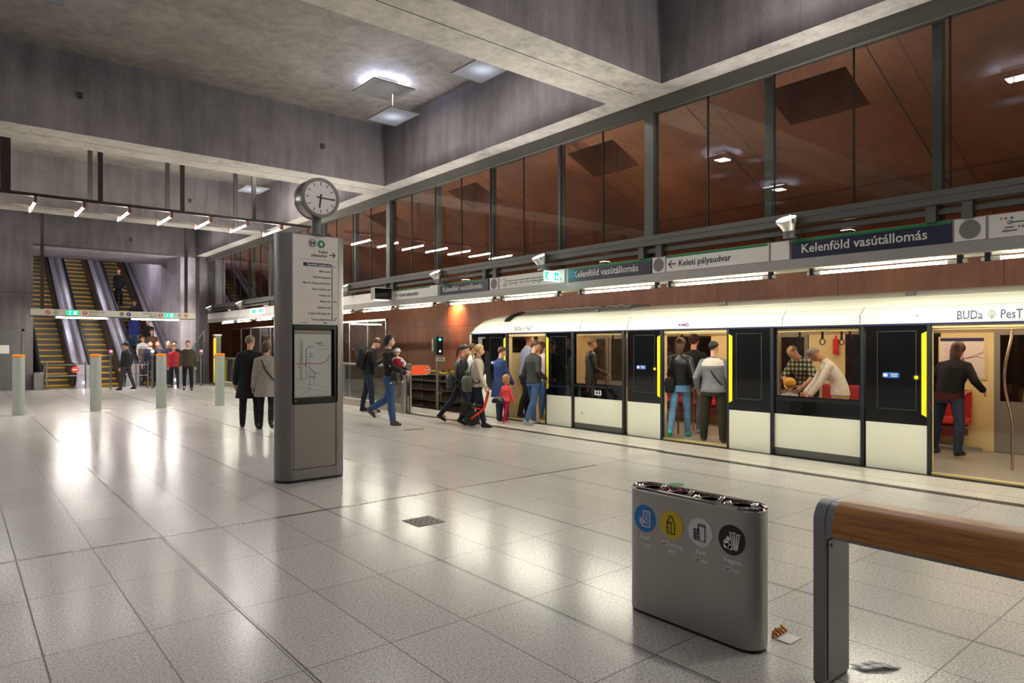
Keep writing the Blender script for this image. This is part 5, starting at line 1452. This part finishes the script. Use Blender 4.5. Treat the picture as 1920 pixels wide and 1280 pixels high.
    # trousers
    if legs:
        m = MB(); torso(m, .8, 1.0, .006)
        for nm in 'lr': leg(m, nm, .012 if legw <= 1 else .016, 1.04)
        o = link('trousers', mesh_of('trousers', remeshed(m.move(Matrix.Scale(k, 4)), vox * k, 3), legs, 60), t)
    # top: jacket, coat, shirt
    if top:
        g = .016 if not coat else .022
        m = MB(); torso(m, .86 + hem if not coat else coat, 1.452, g, .16 if coat else .03)
        for nm in 'lr': arm(m, nm, g, .96, sleeves == 'short')
        m.loft([[up((.075 if z < 1.46 else .066) * math.cos(q), -.012 + (.075 if z < 1.46 else .066) * math.sin(q), z) for q in [2 * math.pi * j / 14 for j in range(14)]] for z in (1.4, 1.45, 1.495)])
        link('jacket' if sleeves == 'long' else 'shirt', mesh_of('top', remeshed(m.move(Matrix.Scale(k, 4)), vox * k, 3), top, 60), t)
    if collar:
        m = MB().loft([[up(r * math.cos(q), -.008 + r * math.sin(q), z) for q in [2 * math.pi * j / 16 for j in range(16)]] for r, z in ((.085, 1.43), (.082, 1.47), (.07, 1.51), (.06, 1.5))])
        link('collar', mesh_of('collar', m.move(Matrix.Scale(k, 4)), collar, 60), t)
    # shoes
    if shoe and shoes_on:
        for nm in 'lr':
            a, b_, c, pit, s = legsj[nm]
            F = Matrix.Rotation(-pit, 3, 'X') @ Matrix.Rotation(-R(6 * s), 3, 'Z')
            f = lambda x, y, z: c + F @ V(x, y, z)
            m = MB().pill(f(0, 0, .03), f(0, -.005, -.04), .047, .046).pill(f(0, -.025, -.045), f(0, .1, -.052), .042, .044).pill(f(0, .1, -.052), f(.0, .155, -.062), .043, .03).pill(f(0, 0, .0), f(0, .1, -.04), .045, .036)
            q = remeshed(m.move(Matrix.Scale(k, 4)), .011 * k, 2)
            Fi = F.inverted()
            for i, v in enumerate(q.v):
                l = Fi @ (Vector(v) / k - c)
                if l.z < -.085: l.z = -.085; q.v[i] = tuple((c + F @ l) * k)
            link('shoe', mesh_of('shoe', q, shoe, 60), t)
    # hair
    if style:
        e = MB().ball((0, 0, 0), 1, 34); vs = []
        for q in e.v:
            x, y, z = q
            ca = y / (math.hypot(x, y) + 1e-6); fr_ = max(0, ca); bk_ = max(0, -ca)
            line = {'short': -.3 + .7 * fr_ - .55 * bk_, 'bald': .05 + .9 * fr_ - .7 * bk_, 'long': -.8 + 1.3 * fr_ ** .8 - .1 * bk_, 'bob': -.8 + 1.3 * fr_ ** .8 - .1 * bk_, 'tail': -.25 + .68 * fr_ - .5 * bk_, 'crop': -.15 + .6 * fr_ - .62 * bk_}[style]
            vis = z > line and not (style == 'bald' and z > .72)
            r = 1.0 if vis else .8
            jit = 1 + .035 * math.sin(17 * x + 9 * z) * math.cos(13 * y + 5 * z)
            thick = {'short': .011, 'bald': .004, 'long': .015, 'bob': .018, 'tail': .01, 'crop': .006}[style]
            vs.append(H(x * (.078 + thick) * r * jit, -.012 + y * (.095 + thick) * r * jit, .03 + z * (.09 + thick) * r))
        m = MB().add([v * k for v in vs], e.f)
        ho = link('hair', mesh_of('hair', m, hair_mat(hair), 60), t)
        if style in ('long', 'bob'):
            L = -.2 if style == 'long' else -.1
            q = MB().loft([[H(rx * math.cos(a), -.045 + oy + ry * math.sin(a), z) * k for a in [2 * math.pi * j / 14 for j in range(14)]] for z, rx, ry, oy in ((.06, .07, .05, -.01), (.0, .086, .06, -.012), (-.06, .084, .05, -.02), (L * .8, .072, .034, -.03), (L, .05, .02, -.028))])
            link('hair_length', mesh_of('hair_length', q, hair_mat(hair), 60), ho)
        if style == 'tail':
            q = MB().tube([H(0, -.095, .04) * k, H(0, -.13, .03) * k, H(0, -.15, -.04) * k, H(.0, -.145, -.14) * k, H(0, -.125, -.23) * k], [.02 * k, .026 * k, .027 * k, .022 * k, .006 * k], 10)
            link('ponytail', mesh_of('ponytail', q, hair_mat(hair), 60), ho)
    if hat:
        e = MB().ball((0, 0, 0), 1, 24)
        m = MB().add([H(q[0] * .098, -.01 + q[1] * .116, .035 + max(-.02, q[2] * .1)) * k for q in e.v], e.f)
        if hat[1]: m.join(MB().add([H(q[0] * .075, .1 + q[1] * .075, .05 - .02 * max(0, q[1]) + q[2] * .006) * k for q in e.v], e.f))
        link('cap', mesh_of('cap', m, hat[0], 60), t)
    t_data = dict(k=k, up=up, arms=arms, H=H, drop=drop, legs=legsj, half=half)
    return t, t_data

def world_of(t, p, k):
    return Matrix.Translation(t.location) @ Matrix.Rotation(t.rotation_euler[2], 4, 'Z') @ (Vector(p) * k)
def strap(t, D, side, m, z0=1.455, z1=.95, name='strap', label=None, cat=None, parent=None):
    """a band running round the trunk from one shoulder to the other hip"""
    pts = []
    for q in range(25):
        a = 2 * math.pi * q / 24
        z = z0 - (z0 - z1) * (.5 - .5 * math.cos(a))
        x = side * .14 * math.cos(a); y = .155 * math.sin(a)
        rx = .2 if z < 1.3 else .16
        pts.append(D['up'](side * (.105 * math.cos(a) - (.08 if math.cos(a) < 0 else 0) * -math.cos(a)), .15 * math.sin(a) if z < 1.4 else .12 * math.sin(a), z + (.028 if q in (0, 24) else 0)) * D['k'])
    mb = MB().tube(pts, .013 * D['k'], 6)
    return link(name, mesh_of(name, mb, m, 60), t)
def bag(name, label, cat, t, D, at, size, m, tilt=0.0, strap_m=None):
    """a soft bag hanging at a point of the wearer's own frame"""
    c = world_of(t, D['up'](*at), D['k']); w, d, hh = size
    b = thing(name, label, cat, c, t.rotation_euler[2] + tilt)
    mb = MB().loft([[(rx * w * math.cos(q) if True else 0, ry * d * math.sin(q), z * hh) for q in [2 * math.pi * j / 16 for j in range(16)]] for z, rx, ry in ((-.5, .35, .3), (-.46, .46, .45), (-.2, .52, .55), (.15, .5, .5), (.42, .44, .36), (.5, .36, .2))])
    link('bag_body', mesh_of('bag_body', mb, m, 50), b)
    fl = MB().loft([[(rx * w * math.cos(q), -.02 * d + ry * d * math.sin(q), z * hh) for q in [2 * math.pi * j / 16 for j in range(16)]] for z, rx, ry in ((-.02, .5, .585), (.2, .535, .6), (.44, .47, .42), (.53, .36, .2))])
    link('bag_flap', mesh_of('bag_flap', fl, m, 50), b)
    hd = MB().tube([(-.4 * w, 0, .4 * hh), (-.3 * w, 0, .75 * hh), (0, 0, .95 * hh), (.3 * w, 0, .75 * hh), (.4 * w, 0, .4 * hh)], .009, 6)
    link('bag_handle', mesh_of('bag_handle', hd, strap_m or m, 50), b)
    return b

BLKCL = cloth('black_wool', (20, 20, 23)); BLKLEA = cloth('black_leather', (22, 22, 24), .38, .1, 10, .15); DKJEAN = cloth('dark_jeans', (30, 36, 54)); JEAN = cloth('blue_jeans', (58, 84, 124), .85, .22, 10); LJEAN = cloth('light_blue_jeans', (92, 132, 172), .85, .2, 10)
BEIGE = cloth('beige_cloth', (188, 176, 158)); GREYTR = cloth('grey_trench_cloth', (150, 142, 132)); BLKTR = cloth('black_trousers_cloth', (22, 22, 26)); NAVYC = cloth('navy_cloth', (36, 44, 78)); OLIVE = cloth('olive_cloth', (66, 58, 46)); REDC = cloth('red_cloth', (178, 46, 56)); WHITEC = cloth('white_cloth', (222, 216, 220)); BROWNC = cloth('brown_cloth', (104, 74, 50)); GREYC = cloth('grey_sweater_cloth', (116, 118, 124)); CORAL = cloth('coral_cloth', (232, 78, 84)); MAROON = cloth('maroon_cloth', (150, 20, 62)); DKOLIVE = cloth('dark_olive_cloth', (44, 42, 30)); DKGREY = cloth('charcoal_cloth', (50, 50, 50)); LILAC = cloth('lilac_grey_cloth', (140, 140, 164)); BLUEC = cloth('blue_coat_cloth', (44, 62, 112)); TAN = cloth('tan_trouser_cloth', (190, 158, 110)); CREAMC = cloth('cream_shirt_cloth', (236, 228, 218)); PLAID = checked(); GREYTRO = cloth('grey_trouser_cloth', (112, 108, 112)); PURPLE = cloth('blue_anorak_cloth', (44, 48, 110))
SH_BLK = mat('shoe_black', (18, 17, 18), .4); SH_BRN = mat('shoe_brown', (86, 60, 36), .5); SH_TURQ = mat('shoe_turquoise', (40, 170, 160), .6); SH_GREY = mat('shoe_grey', (150, 150, 152), .6); SH_YEL = mat('shoe_mustard', (170, 130, 30), .6); SH_PINK = mat('shoe_pink', (214, 130, 140), .6)
RIGHT = 129.7                                   # heading that walks straight to the picture's right-hand side

# --- couple by the pillar
A, D = person('person', 'person in long black coat with short grey hair walking away beside the pillar', (4.42, 13.3), 20, 1.79, dict(tl=14, kl=6, tr=-16, kr=8, al=(-.26, .1, .86), ar=(.27, -.04, .84), hy=35, abd=4), BLKCL, BLKTR, SH_BLK, hair='stubble', style='crop', coat=.58, build=1.08)
A, D = person('person', 'person in grey trench coat with dark bob half hidden by the information pillar', (4.6, 12.92), 25, 1.66, dict(tl=10, kl=6, tr=-14, kr=30, hy=20), GREYTR, BLKTR, SH_BLK, hair='brown', style='bob', coat=.66)
strap(A, D, -1, M_BLACK)
# --- man with a phone, man with a baby
A, D = person('person', 'person in black jacket with backpack looking down at a phone', (7.72, 14.75), 118, 1.82, dict(lean=10, tl=-8, kl=4, tr=10, kr=6, al=(-.04, .33, 1.2), ar=(.07, .33, 1.2), hp=32, el=(-.6, -.4, -1), er=(.6, -.4, -1), curl=1.0, abd=5), BLKCL, DKJEAN, SH_BLK, hair='brown', style='short')
PHONE_AT = world_of(A, D['arms']['r'][2] + V(-.05, .07, .03), D['k'])
c = PHONE_AT
ph = thing('phone', 'small dark phone held by the person with the backpack', 'phone', c, A.rotation_euler[2])
link('phone_body', mesh_of('phone_body', MB().prism([(x, y) for x, y in rrect(.065, .125, .01)], 'z', -.005, .004), M_BLACK, 50), ph).rotation_euler = (R(40), 0, 0)
c = world_of(A, D['up'](0, -.2, 1.22), D['k'])
bp = thing('backpack', 'black backpack worn by the person looking at a phone', 'backpack', c, A.rotation_euler[2])
link('main_pack', mesh_of('main_pack', MB().loft([[(rx * .17 * math.cos(q), ry * .1 * math.sin(q), z) for q in [2 * math.pi * j / 18 for j in range(18)]] for z, rx, ry in ((-.26, .7, .6), (-.23, .95, .95), (0, 1, 1.1), (.16, .95, .9), (.24, .7, .6), (.26, .4, .3))]), cloth('backpack_black', (18, 19, 22)), 50), bp)
link('front_pocket', mesh_of('front_pocket', MB().loft([[(rx * .13 * math.cos(q), -.08 + ry * .06 * math.sin(q), z) for q in [2 * math.pi * j / 16 for j in range(16)]] for z, rx, ry in ((-.22, .7, .6), (-.1, 1, 1), (.0, .8, .7))]), MATS['backpack_black'], 50), bp)
for s in (-1, 1):
    link('shoulder_strap', mesh_of('shoulder_strap', MB().tube([(s * .09, .06, .2), (s * .11, .16, .24), (s * .12, .27, .2), (s * .125, .31, .06), (s * .13, .2, -.14), (s * .12, .06, -.2)], .016, 6), MATS['backpack_black'], 50), bp)
A, D = person('person', 'person in dark jacket and blue jeans walking with a baby on the chest', (6.8, 12.05), RIGHT + 10, 1.8, dict(tl=-14, kl=46, tr=8, kr=2, al=(-.1, .3, 1.06), ar=(.1, .33, 1.02), el=(-.9, -.3, -.6), er=(.9, -.3, -.6), curl=.9, hy=-10, lean=-3), cloth('dark_brown_jacket', (34, 30, 32)), JEAN, SH_BRN, hair='black', style='bob', legw=1.1)
bc = world_of(A, D['up'](.1, .19, 1.13), D['k'])
BB, BD = person('baby', 'baby in dark red vest with white sleeves and white sunhat carried by the dark-jacketed person', bc, 215, .74, dict(tl=70, kl=70, tr=60, kr=66, abd=16, al=(-.34, .2, 1.1), ar=(.34, .2, 1.1), hp=0, curl=.6), WHITEC, cloth('baby_dark_leggings', (50, 44, 58)), mat('baby_sock', (226, 170, 160), .7), style=None, child=True, front=True, build=1.15, name_cat='baby')
BB.location.z = bc[2] - .33
vest = MB().loft([[BD['up'](.21 * rx * math.cos(q), .17 * rx * math.sin(q), z) * BD['k'] for q in [2 * math.pi * j / 16 for j in range(16)]] for z, rx in ((.86, .95), (1.0, 1.02), (1.2, 1.06), (1.36, .98), (1.42, .66))])
link('vest', mesh_of('vest', vest, cloth('dark_red_vest', (160, 20, 40)), 60), BB)
e = MB().ball((0, 0, 0), 1, 20)
link('sun_hat', mesh_of('sun_hat', MB().add([BD['H'](q[0] * .1, -.01 + q[1] * .118, .05 + max(-.03, q[2] * .085)) * BD['k'] for q in e.v], e.f).join(MB().add([BD['H'](q[0] * .14, q[1] * .155, .03 + q[2] * .008) * BD['k'] for q in e.v], e.f)), WHITEC, 60), BB)

# --- group boarding at the first door
A, D = person('person', 'person in black leather jacket with orange scarf and green shoulder bag walking to the train', (8.05, 11.35), RIGHT - 5, 1.66, dict(tl=-26, kl=14, tr=24, kr=14, al=(-.2, .2, 1.0), ar=(.16, .26, 1.12), hp=14, lean=4, er=(.5, -.8, -.5)), BLKLEA, DKJEAN, SH_BLK, hair='dark', style='tail', collar=cloth('orange_scarf', (186, 112, 70)))
strap(A, D, -1, M_GREEN, name='bag_strap')
bag('shoulder_bag', 'bright green shoulder bag of the person in the leather jacket', 'bag', A, D, (.2, .1, .93), (.3, .13, .26), cloth('green_bag_cloth', (20, 140, 84)), .2)
bag('handbag', 'dark grey handbag hanging behind the person in the leather jacket', 'bag', A, D, (.08, -.24, .94), (.2, .12, .28), cloth('grey_bag_leather', (62, 60, 60), .5), .3)
A, D = person('person', 'person in white top half hidden behind the two women nearing the first door', (8.62, 11.72), RIGHT - 10, 1.64, dict(tl=-12, kl=10, tr=14, kr=8, hy=10), WHITEC, BLKTR, SH_GREY, hair='brown', style='short', fine=False)
A, D = person('person', 'person in beige jacket with long blond ponytail carrying a small red bike', (7.92, 10.62), RIGHT, 1.62, dict(tl=-18, kl=16, tr=14, kr=6, al=(-.22, -.06, .86), ar=(.24, .22, .8), hy=-4, lean=3, curl=1.3), BEIGE, DKJEAN, SH_BLK, hair='blond', style='tail', collar=cloth('tan_scarf', (120, 104, 84)))
strap(A, D, -1, MATS['grey_bag_leather'], name='bag_strap')
bag('shoulder_bag', 'large taupe shoulder bag of the blond person in beige', 'bag', A, D, (.16, -.2, .93), (.33, .14, .3), cloth('taupe_bag', (84, 80, 70), .6), .5)
# balance bike hanging from the hand
hw_ = world_of(A, D['arms']['r'][2] + V(0, .04, -.07), D['k'])
bk = thing('balance_bike', 'small red balance bike carried by the blond person', 'bike', (hw_[0], hw_[1], 0), A.rotation_euler[2])
def bkp(y, z): return V(.03, y, z)
top_, hub, hub2 = bkp(.02, .70), bkp(-.3, .2), bkp(.14, .26)
def wheel(c, r):
    m = MB().loft([[c + V(x, (r + a) * math.cos(q), (r + a) * math.sin(q)) for q in [2 * math.pi * j / 28 for j in range(28)]] for x, a in ((-.02, -.02), (-.022, .0), (-.012, .02), (.012, .02), (.022, 0), (.02, -.02))])
    m.loft([[c + V(x, (r - .02) * math.cos(q), (r - .02) * math.sin(q)) for q in [2 * math.pi * j / 28 for j in range(28)]] for x in (-.008, .008)])
    return m
w1 = link('wheel', mesh_of('wheel', wheel(hub, .135), M_BLACK), bk); link('wheel_hub', mesh_of('wheel_hub', MB().cyl(hub + V(-.04, 0, 0), hub + V(.045, 0, 0), .025, 12), M_RED), w1)
w2 = link('wheel', mesh_of('wheel', wheel(bkp(-.4, .36) + V(-.1, 0, 0), .13), M_BLACK), bk)
FR_ = mat('bike_red', (226, 40, 24), .35)
link('frame', mesh_of('frame', MB().tube([hub + V(.04, 0, 0), bkp(-.12, .33) + V(.03, 0, 0), bkp(-.06, .4), top_], [.016, .02, .026, .028], 8).tube([bkp(-.08, .36), bkp(-.25, .4), bkp(-.3, .4)], .014, 8).tube([hub + V(-.035, 0, 0), bkp(-.12, .33) - V(.03, 0, 0), bkp(-.08, .38)], .014, 8), FR_, 50), bk)
link('handlebar', mesh_of('handlebar', MB().tube([top_ + V(-.17, .0, -.03), top_ + V(-.06, 0, .01), top_, top_ + V(.06, 0, .01), top_ + V(.17, 0, -.03)], .011, 8), M_BLACK, 50), bk)
link('saddle', mesh_of('saddle', MB().ball(bkp(-.2, .44), (.05, .1, .025), 12), M_BLACK), bk)
hl = thing('bike_helmet', 'black child bike helmet hanging from the red balance bike', 'helmet', (hw_[0] + .17, hw_[1] - .12, .52), R(30))
hm_ = MB().ball((0, 0, 0), (.1, .13, .085), 20); hm_.v = [(x, y, max(z, -.03)) for x, y, z in hm_.v]
link('shell', mesh_of('shell', hm_, mat('helmet_black', (22, 26, 22), .35)), hl)
vt = MB()
for a in (-.05, 0, .05): vt.box(a - .011, a + .011, -.08, .06, .055, .088)
link('vent_pattern', mesh_of('vent_pattern', vt, mat('helmet_grey', (140, 146, 130), .5)), hl); link('chin_strap', mesh_of('chin_strap', MB().tube([(-.08, 0, -.03), (-.05, .02, -.12), (.0, .03, -.15), (.05, .02, -.12), (.08, 0, -.03)], .006, 6), M_BLACK), hl)
A, D = person('person', 'person in long blue coat waiting by the first door with a child', (8.98, 11.2), RIGHT - 25, 1.56, dict(tl=3, kl=4, tr=-3, kr=4, al=(-.2, .2, .95), ar=(.2, .24, .86), hp=12, hy=15), BLUEC, NAVYC, SH_BLK, hair='auburn', style='short', coat=.56, build=1.12)
A, D = person('child', 'small child in coral jacket and maroon trousers at the first train door', (8.78, 10.76), RIGHT - 40, .93, dict(tl=12, kl=6, tr=-12, kr=10, al=(-.26, .1, .9), ar=(.3, .14, .86)), CORAL, MAROON, SH_PINK, hair='childblond', style='bob', child=True, build=1.2, name_cat='child')
A, D = person('person', 'tall person in lilac-grey shirt stepping into the first train door', (9.72, 11.2, .02), 110, 1.84, dict(tl=8, kl=6, tr=-10, kr=8, lean=4), LILAC, BLKTR, SH_BLK, hair='stubble', style='crop', build=1.2, fine=False)
A, D = person('person', 'person in charcoal jacket and faded jeans boarding at the first door', (9.06, 10.22), 95, 1.7, dict(tl=10, kl=6, tr=-12, kr=14, al=(-.2, .16, .98), ar=(.22, .14, .96), hp=14, hy=30), DKGREY, JEAN, SH_GREY, hair='brown', style='crop', build=1.08)
bag('shoulder_bag', 'black shoulder bag of the person in charcoal boarding the train', 'bag', A, D, (-.24, -.06, .94), (.14, .18, .24), MATS['backpack_black'], 0)
A, D = person('person', 'person in pale top and mustard shoes inside the first door behind the charcoal jacket', (9.78, 10.72, .02), 100, 1.66, dict(tl=4, kl=4, tr=-6, kr=6, hy=20), cloth('pale_pink_cloth', (196, 178, 182)), JEAN, SH_YEL, hair='brown', style='long', fine=False)

# --- inside the train
A, D = person('person', 'bearded person in black jacket standing behind the window numbered 523', (10.25, 9.75, .02), RIGHT, 1.72, dict(al=(-.18, .26, 1.02), ar=(.16, .3, 1.0), hp=4), BLKLEA, DKJEAN, SH_BLK, hair='stubble', style='crop', front=True, fine=False)
A, D = person('person', 'person in black leather jacket, light jeans and turquoise shoes entering the second door', (9.72, 7.12, .02), 62, 1.7, dict(tl=-14, kl=18, tr=10, kr=4, al=(-.27, .02, .88), ar=(.22, .1, .92), hp=6, hy=10), BLKLEA, LJEAN, SH_TURQ, hair='auburn', style='long', legw=.95, hem=.06)
bag('shoulder_bag', 'small black shoulder bag at the hip of the person in turquoise shoes', 'bag', A, D, (-.17, -.16, .92), (.2, .1, .24), MATS['backpack_black'], .4)
A, D = person('person', 'person in flat cap, black jacket and grey trousers inside the second door', (10.35, 7.28, .02), 70, 1.76, dict(tl=4, kl=4, tr=-4, kr=6, al=(-.26, .05, .84), ar=(.27, .04, .82)), BLKCL, GREYTRO, SH_GREY, hair='brown', style='short', hat=(cloth('cap_maroon', (44, 26, 30)), True), fine=False)
A, D = person('person', 'heavy person in grey and white sweater and dark olive trousers in the second door', (9.68, 6.42, .02), 68, 1.64, dict(tl=3, kl=4, tr=-4, kr=6, al=(-.3, .08, .92), ar=(.3, .06, .9), hy=28, abd=6), GREYC, DKOLIVE, mat('boot_olive', (60, 54, 40), .6), hair='black', style='crop', build=1.28, legw=1.05)
yk = MB().loft([[D['up'](rx * math.cos(q), ry * math.sin(q), z) * D['k'] for q in [2 * math.pi * j / 20 for j in range(20)]] for z, rx, ry in ((1.3, .236, .166), (1.36, .234, .156), (1.42, .19, .128), (1.465, .1, .098))])
link('white_yoke', mesh_of('white_yoke', yk, cloth('sweater_white', (206, 198, 186)), 60), A)
strap(A, D, -1, M_BLACK)
A, D = person('person', 'balding person in green checked shirt bending over a child inside the train', (10.9, 5.42, .02), 285, 1.68, dict(lean=26, tl=0, kl=2, tr=2, kr=3, al=(-.24, .42, .95), ar=(.02, .5, .98), hp=30, er=(1, -.4, .2), el=(-1, -.4, .2), curl=.8), PLAID, DKJEAN, SH_BLK, hair='stubble', style='bald', sleeves='short', build=1.12, front=True)
A, D = person('person', 'white-haired person in cream shirt and tan trousers bending forward inside the train', (10.45, 4.7, .02), 325, 1.66, dict(lean=27, tl=-2, kl=2, tr=4, kr=3, al=(-.16, .52, .8), ar=(.14, .55, .8), hp=30, curl=.8), CREAMC, TAN, SH_BRN, hair='grey', style='crop', build=1.05, front=True)
A, D = person('child', 'child in yellow helmet seen over the sill of the train window', (10.2, 5.38, .02), 80, .98, dict(tl=4, tr=-4, al=(-.3, .2, .95), ar=(.3, .2, .95)), cloth('white_red_print', (214, 200, 200)), DKJEAN, SH_GREY, hair='childblond', style='short', child=True, build=1.15, fine=False, name_cat='child')
e = MB().ball((0, 0, 0), 1, 22)
link('yellow_helmet', mesh_of('yellow_helmet', MB().add([D['H'](q[0] * .112, -.008 + q[1] * .128, .04 + max(-.04, q[2] * .105)) * D['k'] for q in e.v], e.f), mat('helmet_yellow', (240, 180, 40), .4), 60), A)
A, D = person('person', 'person in black jacket and dark jeans bending towards the red seat by the network map', (11.05, 3.42, .02), 98, 1.68, dict(lean=22, tl=10, kl=10, tr=-18, kr=4, abd=14, al=(-.3, .2, .92), ar=(.34, .26, 1.0), hp=-6), BLKCL, DKJEAN, SH_BLK, hair='auburn', style='long', build=1.12)
link('red_hem', mesh_of('red_hem', MB().loft([[D['up'](rx * math.cos(q), ry * math.sin(q), z) * D['k'] for q in [2 * math.pi * j / 20 for j in range(20)]] for z, rx, ry in ((.84, .205, .155), (.9, .208, .158), (.95, .2, .15))]), cloth('dark_red_hem', (62, 12, 18)), 60), A)
A, D = person('person', 'person at the picture edge in the nearest train door, only a boot showing', (10.9, 2.22, .02), 60, 1.76, dict(tl=6, kl=4, tr=-4, kr=6, abd=6), BROWNC, DKJEAN, mat('boot_dark', (44, 32, 26), .5), hair='dark', style='short', fine=False)

# --- crowd at the foot of the escalators
TOCAM = 195
def crowd(label, loc, face, h, pose, top, legs, hair, style, shoe=SH_BLK, **kw):
    return person('person', label, loc, face, h, pose, top, legs, shoe, hair=hair, style=style, fine=False, **kw)
walk = dict(tl=16, kl=8, tr=-16, kr=14, al=(-.25, -.08, .85), ar=(.25, .16, .86))
crowd('person in olive jacket and dark trousers walking ahead of the crowd', (6.45, 26.0), TOCAM, 1.78, walk, OLIVE, BLKTR, 'brown', 'crop', front=True, collar=cloth('pale_shirt', (200, 196, 196)))
crowd('person in red coat walking beside the olive jacket', (6.4, 27.8), TOCAM - 12, 1.64, walk, REDC, DKJEAN, 'ginger', 'short', front=True)
crowd('bald person in dark coat behind the third bollard', (6.36, 28.5), TOCAM, 1.78, walk, cloth('dark_navy_coat', (34, 32, 46)), BLKTR, 'stubble', 'bald', front=True, build=1.1)
crowd('dark-haired person whose head shows behind the red coat', (6.72, 29.1), TOCAM, 1.76, {}, BLKCL, BLKTR, 'black', 'short', front=True)
crowd('person in dark jacket with white lanyard behind the white-lamped validator', (5.8, 28.8), TOCAM + 5, 1.78, walk, cloth('dark_zip_jacket', (34, 34, 46)), DKJEAN, 'brown', 'crop', front=True, collar=WHITEC)
crowd('person in grey jacket with reddish beard in the middle of the crowd', (6.2, 29.5), TOCAM, 1.78, walk, cloth('blue_grey_jacket', (66, 66, 74)), DKJEAN, 'ginger', 'crop', front=True)
crowd('person in dark jacket and flat cap turned sideways before the escalators', (4.78, 27.6), 315, 1.72, dict(tl=12, kl=4, tr=-12, kr=8, al=(-.24, .08, .84), ar=(.24, .04, .86), hp=8), cloth('black_anorak', (30, 30, 36)), cloth('dark_grey_trousers', (62, 58, 66)), 'black', 'crop', hat=(M_BLACK, True), front=True)
slim = dict(al=(-.18, .06, .84), ar=(.18, .08, .84), abd=1)
def on_step(x, y): return (x, y, incl(math.floor((y - EY + .5) / .4) * .4 + EY - .3) + .003)
A, D = crowd('person in white jacket with brown bag low on the crowded escalator', on_step(6.08, 31.62), TOCAM, 1.68, dict(al=(-.16, .16, .92), ar=(.16, .18, .94)), WHITEC, cloth('light_trousers', (150, 140, 150)), 'ginger', 'short', front=True)
bag('handbag', 'brown handbag held before the white-jacketed person on the escalator', 'bag', A, D, (-.02, .24, 1.08), (.32, .12, .26), cloth('brown_bag', (110, 86, 80)), 0)
crowd('person in brown jacket beside the white jacket on the escalator', on_step(6.53, 32.1), TOCAM, 1.76, slim, BROWNC, DKJEAN, 'ginger', 'short', front=True)
crowd('person in blue anorak and jeans cut by the overhead sign on the escalator', on_step(6.07, 33.3), TOCAM, 1.76, slim, PURPLE, JEAN, 'dark', 'short', front=True)
crowd('person in black jacket and pale jeans under the overhead sign on the escalator', on_step(6.53, 32.9), TOCAM, 1.76, slim, BLKCL, LJEAN, 'dark', 'short', front=True)
crowd('person in striped dark sweater just above the overhead sign', on_step(6.35, 34.8), TOCAM, 1.76, slim, cloth('striped_dark_sweater', (40, 36, 52)), BLKTR, 'dark', 'short', front=True)
crowd('person in black high up on the escalator under the dark ceiling', on_step(6.12, 37.2), TOCAM, 1.78, slim, BLKCL, BLKTR, 'brown', 'short', front=True)
